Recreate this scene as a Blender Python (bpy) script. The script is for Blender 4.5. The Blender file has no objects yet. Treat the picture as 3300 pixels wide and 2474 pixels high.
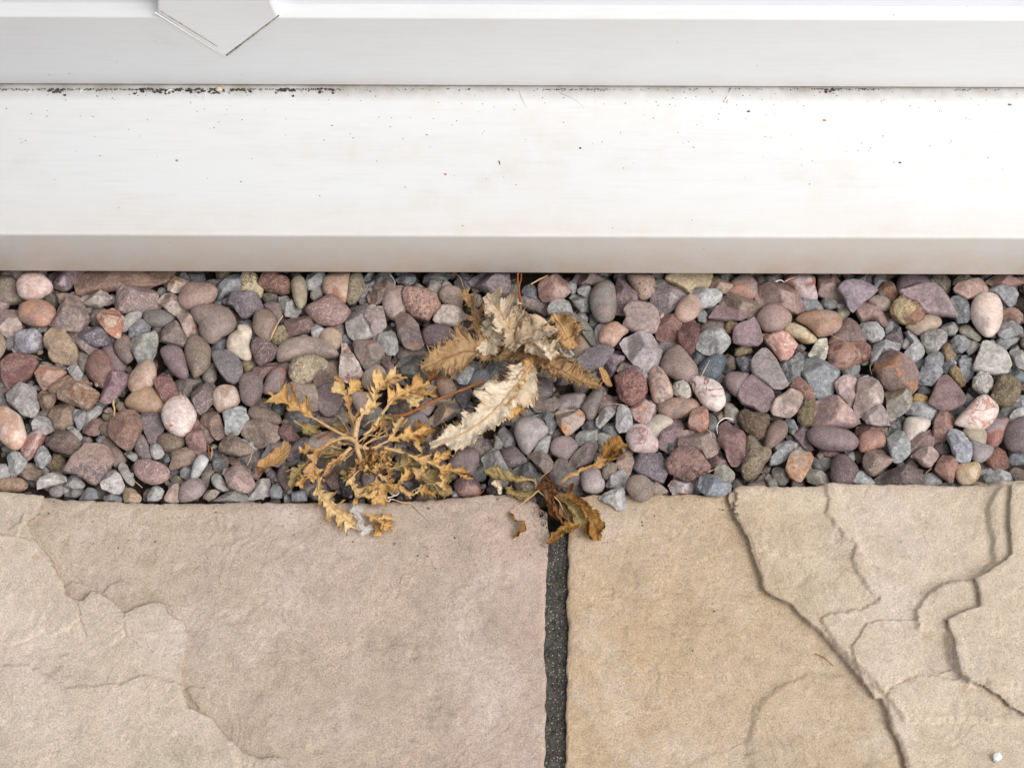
import bpy, bmesh, math, random, colorsys
import numpy as np
from mathutils import Vector
random.seed(7); RNG = np.random.RandomState(7)
SC = bpy.context.scene
COL = SC.collection
R = math.radians

# ------------------------------------------------------------------ camera, sky, sun, exposure
CAM_D, TILT, ROLL, LENS = 1.10, R(28.0), R(0.22), 66.0
cam_data = bpy.data.cameras.new('camera'); cam = bpy.data.objects.new('camera', cam_data); COL.objects.link(cam)
cam_data.lens = LENS; cam_data.sensor_width = 36.0; cam_data.clip_start = 0.02; cam_data.clip_end = 200
CPOS = np.array([0.0, -CAM_D*math.sin(TILT), CAM_D*math.cos(TILT)])
FWD = -CPOS/np.linalg.norm(CPOS)
RIGHT0 = np.array([1.0, 0, 0]); UP0 = np.cross(RIGHT0, FWD)
RIGHT = RIGHT0*math.cos(ROLL)+UP0*math.sin(ROLL); UP = UP0*math.cos(ROLL)-RIGHT0*math.sin(ROLL)
from mathutils import Matrix
cam.matrix_world = Matrix(((RIGHT[0], UP[0], -FWD[0], CPOS[0]), (RIGHT[1], UP[1], -FWD[1], CPOS[1]),
                           (RIGHT[2], UP[2], -FWD[2], CPOS[2]), (0, 0, 0, 1)))
SC.camera = cam
world = bpy.data.worlds.new('World'); SC.world = world; world.use_nodes = True
SUN_ELEV, SUN_AZ = R(52), R(62)      # azimuth measured from +y towards +x
wn = world.node_tree.nodes; wl = world.node_tree.links
bg = wn['Background']; sky = wn.new('ShaderNodeTexSky'); sky.sky_type = 'NISHITA'; sky.sun_disc = False
sky.sun_elevation = SUN_ELEV; sky.sun_rotation = SUN_AZ; sky.dust_density = 3.0; sky.air_density = 1.0; sky.ozone_density = 1.0
hs = wn.new('ShaderNodeHueSaturation'); hs.inputs['Saturation'].default_value = 0.16   # overcast: a nearly colourless sky
wl.new(sky.outputs[0], hs.inputs['Color']); wl.new(hs.outputs[0], bg.inputs['Color'])
bg.inputs['Strength'].default_value = 0.135
sun_d = bpy.data.lights.new('sun', 'SUN'); sun = bpy.data.objects.new('sun', sun_d); COL.objects.link(sun)
sun_d.energy = 1.45; sun_d.angle = R(42); sun_d.color = (1.0, 0.975, 0.94)
sd = Vector((math.sin(SUN_AZ)*math.cos(SUN_ELEV), math.cos(SUN_AZ)*math.cos(SUN_ELEV), math.sin(SUN_ELEV)))
sd = Vector((0.50, -0.30, 0.80)).normalized()
SUN_ELEV = math.asin(sd.z); SUN_AZ = math.atan2(sd.x, sd.y); sky.sun_elevation = SUN_ELEV; sky.sun_rotation = SUN_AZ
sun.rotation_euler = sd.to_track_quat('Z', 'Y').to_euler(); sun.location = sd*3
SC.view_settings.view_transform = 'Standard'; SC.view_settings.look = 'None'; SC.view_settings.gamma = 1
SC.view_settings.exposure = 0.25; SC.view_settings.use_curve_mapping = False

# ------------------------------------------------------------------ places: a point of the photograph on a plane of the world
def ray(px, py):
    k = 36.0/LENS/3300.0
    return FWD+RIGHT*((px-1650)*k)-UP*((py-1237)*k)
def on_z(px, py, z=0.0):
    d = ray(px, py); t = (z-CPOS[2])/d[2]; return CPOS+d*t
def on_y(px, py, y):
    d = ray(px, py); t = (y-CPOS[1])/d[1]; return CPOS+d*t
TILE = {'A': (0, 860, 4.146), 'B': (0, 1240, 4.146), 'C': (470, 860, 3.95), 'D': (470, 1240, 3.95), 'E': (1000, 860, 3.95),
        'F': (1000, 1240, 3.95), 'G': (1550, 860, 3.95), 'H': (1550, 1240, 3.95), 'I': (2100, 860, 3.95), 'J': (2100, 1240, 3.95),
        'K': (2640, 860, 3.3515), 'L': (2640, 1240, 3.3515), 'N': (0, 0, 1.0), 'Y': (820, 1180, 2.961), 'Z': (1340, 880, 2.859),
        'X': (1500, 1380, 3.95), 'S': (0, 1560, 1.8144), 'T': (900, 1560, 1.814), 'U': (2300, 1560, 1.814), 'V': (1800, 1560, 1.8147)}
def pix(t, x, y):           # tile units are tens of pixels of an enlargement
    o = TILE[t]; return o[0]+x*10/o[2], o[1]+y*10/o[2]
def pts(s): return [tuple(float(v) for v in p.split(',')) for p in s.split()]

# ------------------------------------------------------------------ noise
def _h(ix, iy, iz, seed):
    n = (ix.astype(np.int64)*374761393+iy.astype(np.int64)*668265263+iz.astype(np.int64)*2147483647+seed*1274126177) & 0xffffffff
    n = ((n ^ (n >> 13))*1274126177) & 0xffffffff; n = n ^ (n >> 16)
    return (n & 0xffffff)/float(0xffffff)
def noise3(p, seed=0):
    i = np.floor(p).astype(np.int64); f = p-i; f = f*f*(3-2*f); r = 0
    for a in (0, 1):
        for b in (0, 1):
            for c in (0, 1):
                w = (f[..., 0] if a else 1-f[..., 0])*(f[..., 1] if b else 1-f[..., 1])*(f[..., 2] if c else 1-f[..., 2])
                r = r+w*_h(i[..., 0]+a, i[..., 1]+b, i[..., 2]+c, seed)
    return r*2-1
def fbm(p, seed=0, octs=3, gain=0.5):
    r = 0; a = 1.0
    for o in range(octs): r = r+a*noise3(p*(2.03**o)+o*17.3, seed+o); a *= gain
    return r

# ------------------------------------------------------------------ mesh helpers
def mesh_obj(name, V, F, mat=None, parent=None, smooth=True, loc=None):
    me = bpy.data.meshes.new(name)
    V = np.asarray(V, dtype=np.float64)
    if loc is not None: V = V-np.asarray(loc)
    if isinstance(F, np.ndarray):
        n = len(F); k = F.shape[1]
        me.vertices.add(len(V)); me.vertices.foreach_set('co', V.astype(np.float32).ravel())
        me.loops.add(n*k); me.loops.foreach_set('vertex_index', F.astype(np.int32).ravel())
        me.polygons.add(n); me.polygons.foreach_set('loop_start', np.arange(0, n*k, k, dtype=np.int32))
        me.update(calc_edges=True)
    else:
        me.from_pydata(V.tolist(), [], F)
    me.polygons.foreach_set('use_smooth', np.full(len(me.polygons), smooth)); me.update()
    if mat: me.materials.append(mat)
    o = bpy.data.objects.new(name, me); COL.objects.link(o)
    if loc is not None: o.location = Vector([float(v) for v in loc])
    if parent:
        o.parent = parent
        if loc is not None: o.location = Vector([float(v) for v in loc])-parent.location
        else: o.location = -parent.location
    return o
def tag(o, label=None, cat=None, group=None, kind=None):
    if label: o['label'] = label
    if cat: o['category'] = cat
    if group: o['group'] = group
    if kind: o['kind'] = kind
    return o
def empty(name, loc):
    e = bpy.data.objects.new(name, None); e.location = Vector([float(v) for v in loc]); e.empty_display_size = 0.01; COL.objects.link(e); return e
def grid_faces(n, m, close=False, off=0):
    i = np.arange(n-1)[:, None]; j = np.arange(m if close else m-1)[None, :]; j2 = (j+1) % m
    a = i*m+j; b = i*m+j2; c = (i+1)*m+j2; d = (i+1)*m+j
    return np.stack([a, b, c, d], -1).reshape(-1, 4)+off
def tube_vf(P, r, n=6, off=0):
    P = np.asarray(P, float); m = len(P); r = np.broadcast_to(np.asarray(r, float), (m,))
    T = np.gradient(P, axis=0); T /= np.linalg.norm(T, axis=1)[:, None]+1e-12
    ref = np.array([0, 0, 1.0]); A = np.cross(T, ref); bad = np.linalg.norm(A, axis=1) < 1e-3; A[bad] = np.array([1.0, 0, 0])
    A /= np.linalg.norm(A, axis=1)[:, None]; B = np.cross(T, A)
    th = np.arange(n)/n*2*math.pi
    V = P[:, None]+r[:, None, None]*(np.cos(th)[None, :, None]*A[:, None]+np.sin(th)[None, :, None]*B[:, None])
    return V.reshape(-1, 3), grid_faces(m, n, True, off)
def catmull(P, n, close=False):
    P = np.asarray(P, float); N = len(P); out = []
    t = np.linspace(0, N if close else N-1, n, endpoint=not close)
    for u in t:
        i = int(min(math.floor(u), N-1 if close else N-2)); f = u-i
        g = (lambda k: P[k % N]) if close else (lambda k: P[min(max(k, 0), N-1)])
        a, b, c, d = g(i-1), g(i), g(i+1), g(i+2)
        out.append(0.5*((2*b)+(c-a)*f+(2*a-5*b+4*c-d)*f*f+(3*b-a-3*c+d)*f**3))
    return np.array(out)
def resample(P, n, close=False):
    Q = np.vstack([P, P[:1]]) if close else np.asarray(P); d = np.r_[0, np.cumsum(np.linalg.norm(np.diff(Q, axis=0), axis=1))]
    t = np.linspace(0, d[-1], n, endpoint=not close)
    return np.stack([np.interp(t, d, Q[:, k]) for k in range(Q.shape[1])], -1)

# ------------------------------------------------------------------ materials
def lin(h, k=1.0):
    c = [int(h[i:i+2], 16)/255 for i in (0, 2, 4)]
    return tuple((x/12.92 if x <= .04045 else ((x+.055)/1.055)**2.4)*k for x in c)+(1.0,)
class NT:
    def __init__(s, name):
        s.m = bpy.data.materials.new(name); s.m.use_nodes = True; s.t = s.m.node_tree; s.n = s.t.nodes; s.b = s.n['Principled BSDF']
    def new(s, typ, **kw):
        n = s.n.new('ShaderNode'+typ)
        for k, v in kw.items():
            if k in n.inputs: n.inputs[k].default_value = v
            else: setattr(n, k, v)
        return n
    def link(s, a, b): s.t.links.new(a, b)
    def coord(s, kind='Object'): return s.new('TexCoord').outputs[kind]
    def noise(s, vec, scale, detail=4, rough=.55, dist=0):
        n = s.new('TexNoise'); n.inputs['Scale'].default_value = scale; n.inputs['Detail'].default_value = detail
        n.inputs['Roughness'].default_value = rough; n.inputs['Distortion'].default_value = dist; s.link(vec, n.inputs['Vector']); return n.outputs['Fac']
    def ramp(s, fac, stops):
        n = s.new('ValToRGB'); e = n.color_ramp.elements
        while len(e) > 1: e.remove(e[0])
        e[0].position = stops[0][0]; e[0].color = stops[0][1]
        for p, c in stops[1:]: x = e.new(p); x.color = c
        s.link(fac, n.inputs[0]); return n.outputs['Color']
    def val(s, fac, a, b, lo=0., hi=1.):
        n = s.new('MapRange'); n.inputs[1].default_value = a; n.inputs[2].default_value = b; n.inputs[3].default_value = lo; n.inputs[4].default_value = hi
        s.link(fac, n.inputs[0]); return n.outputs[0]
    def mix(s, fac, a, b, mode='MIX'):
        n = s.new('Mix', data_type='RGBA', blend_type=mode); n.inputs[0].default_value = 1.0
        for sock, v in ((0, fac), (6, a), (7, b)):
            if isinstance(v, (tuple, float, int)): n.inputs[sock].default_value = v
            else: s.link(v, n.inputs[sock])
        return n.outputs[2]
    def math(s, op, a, b=None):
        n = s.new('Math', operation=op)
        for k, v in ((0, a), (1, b)):
            if v is None: continue
            if isinstance(v, (int, float)): n.inputs[k].default_value = v
            else: s.link(v, n.inputs[k])
        return n.outputs[0]
    def bump(s, h, strength, dist, prev=None):
        n = s.new('Bump'); n.inputs['Strength'].default_value = strength; n.inputs['Distance'].default_value = dist; s.link(h, n.inputs['Height'])
        if prev is not None: s.link(prev, n.inputs['Normal'])
        return n.outputs[0]
    def done(s, col, rough, nrm=None, spec=.4):
        if isinstance(col, tuple): s.b.inputs['Base Color'].default_value = col
        else: s.link(col, s.b.inputs['Base Color'])
        if isinstance(rough, float): s.b.inputs['Roughness'].default_value = rough
        else: s.link(rough, s.b.inputs['Roughness'])
        if nrm is not None: s.link(nrm, s.b.inputs['Normal'])
        s.b.inputs['Specular IOR Level'].default_value = spec
        return s.m

def g4(v): return (v, v, v, 1)
def stone_mat(name, mode, rough, bumps, stuff=False):
    n = NT(name)
    if stuff:
        a = n.new('Attribute', attribute_name='tint'); base = a.outputs['Color']; vec = n.coord(); c2 = n.mix(.5, base, lin('a8988c'))
    else:
        oi = n.new('ObjectInfo'); base = oi.outputs['Color']
        a = n.new('Attribute', attribute_name='col2', attribute_type='OBJECT'); c2 = a.outputs['Color']
        va = n.new('VectorMath', operation='ADD'); n.link(n.coord(), va.inputs[0])
        k = n.math('MULTIPLY', oi.outputs['Random'], 7.0); cb = n.new('CombineXYZ'); n.link(k, cb.inputs[0]); n.link(k, cb.inputs[1]); n.link(va.outputs[0], va.inputs[0]) if False else None
        n.link(cb.outputs[0], va.inputs[1]); vec = va.outputs[0]
    big = n.noise(vec, 90, 4, .6); mid = n.noise(vec, 420, 5, .65); fine = n.noise(vec, 1500, 3, .6)
    if mode == 'b':
        f = n.val(n.noise(vec, 75, 5, .65, .8), .47, .57, 0, .95); col = n.mix(f, base, c2)
    elif mode == 's':
        f = n.val(n.noise(vec, 620, 3, .6), .56, .62); col = n.mix(f, base, c2)
        f2 = n.val(n.noise(vec, 900, 2, .5), .62, .68, 0, .7); col = n.mix(f2, col, (.05, .04, .04, 1))
    elif mode == 'v':
        q = n.noise(vec, 70, 5, .6, 1.2); q = n.math('ABSOLUTE', n.math('SUBTRACT', q, .5)); f = n.val(q, .008, .040, 1, 0)
        g = n.val(n.noise(vec, 60, 2), .42, .54, .25, 1); f = n.math('MULTIPLY', f, g); col = n.mix(f, base, c2)
        col = n.mix(n.val(n.noise(vec, 55, 3), .55, .75, 0, .35), col, c2)
    elif mode == 'c':
        q = n.noise(vec, 130, 6, .7, 1.0); f = n.val(q, .52, .66, 0, .75); col = n.mix(f, base, n.mix(.75, base, (.62, .62, .61, 1)))
        q = n.noise(vec, 110, 5, .6, 2); q = n.math('ABSOLUTE', n.math('SUBTRACT', q, .5)); col = n.mix(n.val(q, .0, .012, .55, 0), col, (.68, .67, .65, 1))
    else:
        col = n.mix(n.val(big, .35, .75, 0, .45), base, c2)
    # tonal unevenness, mineral grain, dust
    col = n.mix(1.0, col, n.ramp(big, [(.28, g4(.70)), (.5, g4(1.0)), (.72, g4(1.2))]), 'MULTIPLY')
    col = n.mix(1.0, col, n.ramp(mid, ([(.32, g4(.80)), (.5, g4(1.0)), (.68, g4(1.16))] if name.startswith('smooth') else [(.32, g4(.68)), (.5, g4(1.0)), (.68, g4(1.36))])), 'MULTIPLY')
    col = n.mix(n.val(fine, .56, .68, 0, .45), col, (.62, .57, .54, 1))
    col = n.mix(n.val(fine, .44, .32, 0, .5), col, (.06, .05, .05, 1))
    h = n.bump(mid, bumps, .0016); h = n.bump(fine, bumps*.9, .0006, h)
    if mode == 'c' or name.startswith('rough'): h = n.bump(n.noise(vec, 200, 5, .7), .8, .0016, h)
    if name.startswith('rough'):
        vo = n.new('TexVoronoi'); vo.inputs['Scale'].default_value = 650; n.link(vec, vo.inputs['Vector'])
        h = n.bump(vo.outputs['Distance'], .7, .0007, h)
        col = n.mix(n.val(vo.outputs['Distance'], .25, .05, 0, .35), col, (.05, .04, .03, 1))
    return n.done(col, n.val(mid, .3, .7, rough-.08, rough+.1), h, .38)
MAT = {}
for k, rgh, b in (('P', .50, .22), ('A', .70, .5), ('F', .72, .45), ('L', .80, .7), ('R', .9, .9)):
    for mode in 'gbsvc':
        MAT[k, mode] = stone_mat({'P': 'smooth', 'A': 'broken', 'F': 'slaty', 'L': 'limestone', 'R': 'rough'}[k]+'_stone_'+mode, mode, rgh, b)
MAT['stuff'] = stone_mat('gravel_filler', 'g', .7, .6, True)

# ------------------------------------------------------------------ ground
n = NT('wet_soil'); v = n.coord(); f = n.noise(v, 300, 6, .7)
soil = n.done(n.ramp(f, [(.3, lin('382f2a')), (.6, lin('5c4f45')), (.8, lin('7c6c5c'))]), .95, n.bump(f, 1, .003))
gx, gy = np.meshgrid(np.linspace(-.8, .8, 120), np.linspace(-.07, .34, 50), indexing='xy')
gz = -.021+.003*fbm(np.stack([gx*60, gy*60, gx*0], -1), 3)
tag(mesh_obj('soil', np.stack([gx, gy, gz], -1).reshape(-1, 3), grid_faces(50, 120), soil), kind='structure')
o = mesh_obj('ground', [(-30, -30, -.06), (30, -30, -.06), (30, 30, -.06), (-30, 30, -.06)], [(0, 1, 2, 3)], soil); tag(o, kind='structure')

# ------------------------------------------------------------------ plastic door frame and its sill
def plastic(name, hexc, dirt_hex, edge=None, grime=.5):
    n = NT(name); v = n.coord(); sep = n.new('SeparateXYZ'); n.link(v, sep.inputs[0])
    mp = n.new('Mapping'); mp.inputs['Scale'].default_value = (1, 3.2, 3.2); n.link(v, mp.inputs[0]); sv = mp.outputs[0]
    a = n.noise(sv, 9, 5, .65); b = n.noise(v, 55, 6, .7)
    col = n.mix(n.math('MULTIPLY', n.val(a, .42, .75), n.val(b, .4, .7, .1, grime)), lin(hexc), lin(dirt_hex))
    streak = n.new('Mapping'); streak.inputs['Scale'].default_value = (.25, 4, 4); n.link(v, streak.inputs[0])
    col = n.mix(n.val(n.noise(streak.outputs[0], 120, 3, .6), .5, .8, 0, .09), col, lin('8c8278'))
    # fly specks and grit
    vo = n.new('TexVoronoi'); vo.inputs['Scale'].default_value = 95; vo.inputs['Randomness'].default_value = 1; n.link(v, vo.inputs['Vector'])
    r = n.noise(v, 33, 2); size = n.val(r, .38, .70, .0, .055)
    spot = n.math('LESS_THAN', vo.outputs['Distance'], size)
    col = n.mix(n.math('MULTIPLY', spot, .8), col, lin('3c3834'))
    vo = n.new('TexVoronoi'); vo.inputs['Scale'].default_value = 34; n.link(v, vo.inputs['Vector'])
    q = n.math('MULTIPLY', n.math('LESS_THAN', vo.outputs['Distance'], n.val(n.noise(v, 12, 2), .5, .75, .0, .07)), .55)
    col = n.mix(q, col, lin('d8a868'))
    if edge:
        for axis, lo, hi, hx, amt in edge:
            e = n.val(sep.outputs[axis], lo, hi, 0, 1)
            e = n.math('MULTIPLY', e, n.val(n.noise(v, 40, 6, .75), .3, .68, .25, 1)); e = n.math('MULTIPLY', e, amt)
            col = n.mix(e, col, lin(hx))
    return n.done(col, .58, n.bump(n.noise(v, 240, 4, .6), .06, .0006), .4)
yf = on_z(1650, 881, .006)[1]                       # front face of the sill
z_bot = .006
z_top = on_y(1650, 760, yf)[2]
SL = math.tan(R(4.0))
def sill_hit(px, py):                               # meets the gently sloping top of the sill
    d = ray(px, py); t = (z_top-CPOS[2]-SL*(yf-CPOS[1])*-1 - 0)/(d[2]-SL*d[1]) if False else ((z_top+SL*(CPOS[1]-yf))-CPOS[2])/(d[2]-SL*d[1])
    return CPOS+d*t
p = sill_hit(1650, 284); yr = p[1]; zr = p[2]+.0022  # bottom front edge of the rail
zc = on_y(1650, 61, yr)[2]                          # where the rail's face meets the bead
XL, XR = -.9, .9
def profile_obj(name, prof, mat, parent, x0=XL, x1=XR, nx=3, bev=None):
    """prof: closed list of (y, z); corners rounded by bev"""
    P = []
    N = len(prof)
    for i in range(N):
        a, b, c = Vector(prof[i-1]), Vector(prof[i]), Vector(prof[(i+1) % N]); r = bev or .0008
        u = (a-b); w = (c-b); rr = min(r, u.length*.4, w.length*.4); u.normalize(); w.normalize()
        p0, p1 = b+u*rr, b+w*rr
        for k in range(6):
            t = k/5; P.append(tuple((1-t)**2*p0+2*t*(1-t)*b+t*t*p1))
    xs = np.linspace(x0, x1, nx); M = len(P)
    V = np.array([(x, q[0], q[1]) for x in xs for q in P]); F = [list(map(int, f)) for f in grid_faces(nx, M, True)]
    F = [f[::-1] for f in F]
    F += [list(range(M)), list(range((nx-1)*M, nx*M))[::-1]]
    o = mesh_obj(name, V, F, mat, parent); return o
m_sill = plastic('sill_white_plastic', 'dcdcdc', 'c8bcac', [(1, yr-.010, yr-.001, '8a8074', .8), (1, yf+.030, yf+.002, 'd0c4b4', .45), (2, z_top-.002, z_top-.006, 'dccfc2', .5), (2, z_top-.012, z_bot, 'c8ae96', .7)], .55)  # dark band along the rail gap paints contact shade together with dirt
m_rail = plastic('rail_plastic', 'e1e2e3', 'cfc9c0', [(2, zr+.012, zr, 'cfc0b0', .5)], .35)
m_bead = plastic('bead_plastic', 'd6d9de', 'd8d8d8', None, .2)
sill = tag(empty('door_sill', (0, yf, z_bot)), 'wide white plastic door sill with grime under its nose, above the gravel', 'door sill')
zs = lambda y: z_top+SL*(y-yf)
yb = yr+.10
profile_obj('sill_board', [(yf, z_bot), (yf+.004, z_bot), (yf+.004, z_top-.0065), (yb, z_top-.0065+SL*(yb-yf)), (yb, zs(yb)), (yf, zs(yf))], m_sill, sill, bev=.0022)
profile_obj('support', [(yf+.03, -.05), (yb, -.05), (yb, z_top-.004), (yf+.03, z_top-.004)], soil, sill)
frame = tag(empty('door_frame', (0, yr, zr)), 'white plastic door frame with a pointed mullion joint, standing on the sill', 'door frame')
yc = yr+.022; zc2 = zc+.020
profile_obj('bottom_rail', [(yr, zr), (yr+.06, zr), (yr+.06, zc+.012), (yr+.016, zc+.012), (yr, zc)], m_rail, frame, bev=.0009)
profile_obj('glazing_bead', [(yr+.0035, zc+.0012), (yr+.058, zc+.0122), (yr+.058, zc2+.012), (yc+.006, zc2+.012)], m_bead, frame, bev=.0008)
# flush mullion with a V-shaped foot let into the rail
def ry(px, py, off=0): q = on_y(px, py, yr-off); return (q[0], q[2])
foot = [ry(508, 38), ry(725, 179), ry(897, 51)]; zt = 1.25
xl0, xr0 = ry(517, 30)[0], ry(880, 30)[0]
outline = [(foot[0][0], foot[0][1]), foot[1], foot[2], (xr0, foot[2][1]+.012), (xr0, zt), (xl0, zt), (xl0, foot[0][1]+.012)]
V = []; 
def poly_prism(name, out, y0, y1, mat, parent, cham=.0012):
    n_ = len(out); c = np.mean(np.array(out)[:3], axis=0); V = []
    def inset(d):
        res = []
        for i in range(n_):
            a, b, e = Vector(out[i-1]), Vector(out[i]), Vector(out[(i+1) % n_])
            n1 = Vector(((b-a).y, -(b-a).x)).normalized(); n2 = Vector(((e-b).y, -(e-b).x)).normalized(); m = (n1+n2)
            m = m/max(.4, m.length_squared/2*1.0) if m.length > 0 else n1; res.append(b-m*d*sgn)
        return res
    area = sum(out[i-1][0]*out[i][1]-out[i][0]*out[i-1][1] for i in range(n_)); sgn = 1 if area > 0 else -1
    rings = [(out, y1), (out, y0+cham*.8), (inset(cham*.35), y0+cham*.25), (inset(cham), y0)]
    for rg, y in rings: V += [(q[0], y, q[1]) for q in rg]
    F = []
    for k in range(3):
        for i in range(n_): j = (i+1) % n_; F.append((k*n_+i, k*n_+j, (k+1)*n_+j, (k+1)*n_+i))
    F.append(tuple(range(3*n_, 4*n_)))
    o = mesh_obj(name, V, F, mat, parent, smooth=False)
    bm = bmesh.new(); bm.from_mesh(o.data); bmesh.ops.recalc_face_normals(bm, faces=bm.faces); bm.to_mesh(o.data); bm.free(); return o
poly_prism('mullion', outline, yr-.0012, yr+.05, m_rail, frame)
n = NT('weld_white'); weldm = n.done(lin('f4f3ee'), .3)
n = NT('joint_grime'); v = n.coord(); gm = n.done(n.ramp(n.noise(v, 500, 3), [(.35, lin('4c4038')), (.7, lin('b8a898'))]), .8)
def seam(name, a, b, r0, r1, mat, dy=.0014, wob=.0):
    P = [on_y(a[0]+(b[0]-a[0])*t, a[1]+(b[1]-a[1])*t, yr-dy) for t in np.linspace(0, 1, 24)]
    P = np.array(P); rr = np.linspace(r0, r1, 24)*(1+wob*RNG.rand(24)); Vv, Ff = tube_vf(P, rr, 6); return mesh_obj(name, Vv, Ff, mat, frame)
seam('weld_bead', (499, 40), (722, 179), .0005, .0004, weldm, .0006)
seam('weld_bead', (517, 36), (700, 150), .00022, .00018, gm, .0013)
seam('weld_bead', (730, 178), (899, 50), .00055, .0003, gm, .0009, .6)
n = NT('pale_glass'); pane_m = n.done((.45, .48, .5, 1), .08, None, .6)
profile_obj('pane', [(yr+.030, zc2+.010), (yr+.040, zc2+.010), (yr+.040, 1.2), (yr+.030, 1.2)], pane_m, frame, x0=XL, x1=xl0)
profile_obj('pane', [(yr+.030, zc2+.010), (yr+.040, zc2+.010), (yr+.040, 1.2), (yr+.030, 1.2)], pane_m, frame, x0=xr0, x1=XR)
# dirt packed in the gap under the rail
n = NT('black_dirt'); v = n.coord(); dirtm = n.done(n.ramp(n.noise(v, 700, 4), [(.3, lin('241f1b')), (.55, lin('4c453d')), (.75, lin('847a6e'))]), .95)
VV = []; FF = []; cnt = 0
def crumb(c, r, V, F, sq=(1, 1, 1)):
    ico = [(0, 0, 1), (.89, 0, .45), (.28, .85, .45), (-.72, .53, .45), (-.72, -.53, .45), (.28, -.85, .45), (.72, .53, -.45), (-.28, .85, -.45), (-.89, 0, -.45), (-.28, -.85, -.45), (.72, -.53, -.45), (0, 0, -1)]
    fc = [(0, 1, 2), (0, 2, 3), (0, 3, 4), (0, 4, 5), (0, 5, 1), (1, 6, 2), (2, 7, 3), (3, 8, 4), (4, 9, 5), (5, 10, 1), (6, 7, 2), (7, 8, 3), (8, 9, 4), (9, 10, 5), (10, 6, 1), (11, 7, 6), (11, 8, 7), (11, 9, 8), (11, 10, 9), (11, 6, 10)]
    o = len(V)
    for q in ico: V.append(tuple(c[k]+q[k]*r*sq[k]*random.uniform(.65, 1.35) for k in range(3)))
    F.extend([tuple(o+i for i in f) for f in fc])
for i in range(2600):
    u = random.random(); px = random.uniform(-60, 3360)
    dens = .05+.9*math.exp(-((px-620)/330)**2)+.5*max(0, math.sin(px*.011)*math.sin(px*.0037+1)+.5*math.sin(px*.043))
    if random.random() > dens: continue
    spread = 2+6*abs(random.gauss(0, 1))*(1.1 if dens > .7 else .55)
    q = sill_hit(px, 285+spread); crumb((q[0], q[1], zs(q[1])+.0002), random.choice((.0002, .0003, .0004, .0008 if dens > .7 else .00025)), VV, FF, (1.3, 1, .6))
for i in range(170):
    q = sill_hit(random.uniform(20, 3280), 295+abs(random.gauss(0, 120)))
    if q[1] < yf+.004: continue
    crumb((q[0], q[1], zs(q[1])+.0001), random.uniform(.00018, .00038), VV, FF, (1.3, 1, .5))
tag(mesh_obj('dirt_crumbs', VV, FF, dirtm, smooth=False), kind='stuff')
# things lying on the sill
hairm = NT('fine_hair').done(lin('4a403a'), .5); webm = NT('cobweb_white').done(lin('ece8e2'), .6); orm = NT('orange_seed').done(lin('c8682c'), .6)
def strand(name, P, r, mat, parent=None, n=40, k=5):
    Q = catmull(np.array(P), n); V, F = tube_vf(Q, r*np.interp(np.linspace(0, 1, n), [0, .15, 1], [.6, 1, .35]), k); return mesh_obj(name, V, F, mat, parent)
def sp(x, y, lift=.0004): q = sill_hit(x, y); return (q[0], q[1], zs(q[1])+lift)
a = strand('hair', [sp(1672, 292), sp(1680, 316), sp(1690, 335), sp(1699, 349)], .00007, hairm); tag(a, 'short dark hair curving across the top of the sill', 'hair')
a = strand('hair', [sp(1800, 300), sp(1835, 314), sp(1862, 330), sp(1882, 348)], .00007, hairm); tag(a, 'longer curved hair on the sill, ending in a dark speck', 'hair')
a = strand('hair', [sp(1608, 520), sp(1610, 526), sp(1612, 532)], .0004, hairm); tag(a, 'short thick bristle in the middle of the sill', 'bristle')
a = strand('cobweb_curl', [sp(536, 302), sp(545, 292), sp(558, 291), sp(568, 305)], .0004, webm); tag(a, 'white arched curl in the dirt below the mullion point', 'cobweb')
a = strand('cobweb_curl', [sp(652, 300), sp(662, 303), sp(660, 314), sp(655, 306), sp(658, 322)], .0003, webm); tag(a, 'grey looped thread hanging from the dirty gap', 'cobweb')
a = strand('cobweb_curl', [sp(258, 300), sp(266, 290), sp(274, 286)], .0003, webm); tag(a, 'little pale thread in the gap near the sill end', 'cobweb')
V = []; F = []; q = sp(707, 292, .0012); crumb(q, .0022, V, F, (1.4, 1, .6)); a = mesh_obj('grit_stone', V, F, NT('pale_grit').done(lin('c8b89c'), .9)); tag(a, 'tiny cream grit stone wedged under the door frame', 'grit')
for (x, y, r, mt, lab, cat) in ((2657, 389, .0007, orm, 'bright orange speck on the sill with a pale halo', 'seed'), (1436, 562, .0006, orm, 'small orange speck on the middle of the sill', 'seed'),
                           (2412, 360, .0007, dirtm, 'round black speck, largest on the sill top', 'dirt speck'), (3254, 338, .0009, gm, 'elongated brown husk on the sill', 'husk'),
                           (1870, 478, .0006, dirtm, 'black diamond speck near the middle of the sill', 'dirt speck'), (570, 518, .0008, gm, 'brown seed lying on the sill', 'seed'), (2900, 525, .0006, dirtm, 'dark dot alone on the pale right part of the sill', 'dirt speck')):
    V = []; F = []; crumb(sp(x, y, .0002), r, V, F, (1.5, 1, .5)); a = mesh_obj('speck', V, F, mt); tag(a, lab, cat)
V, F = tube_vf(catmull([sp(2333, 330), sp(2341, 322), sp(2344, 314), sp(2349, 324), sp(2343, 333)], 16), .0006, 5); a = mesh_obj('paint_flake', V, F, webm); tag(a, 'curled white flake on the sill', 'flake')

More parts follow.
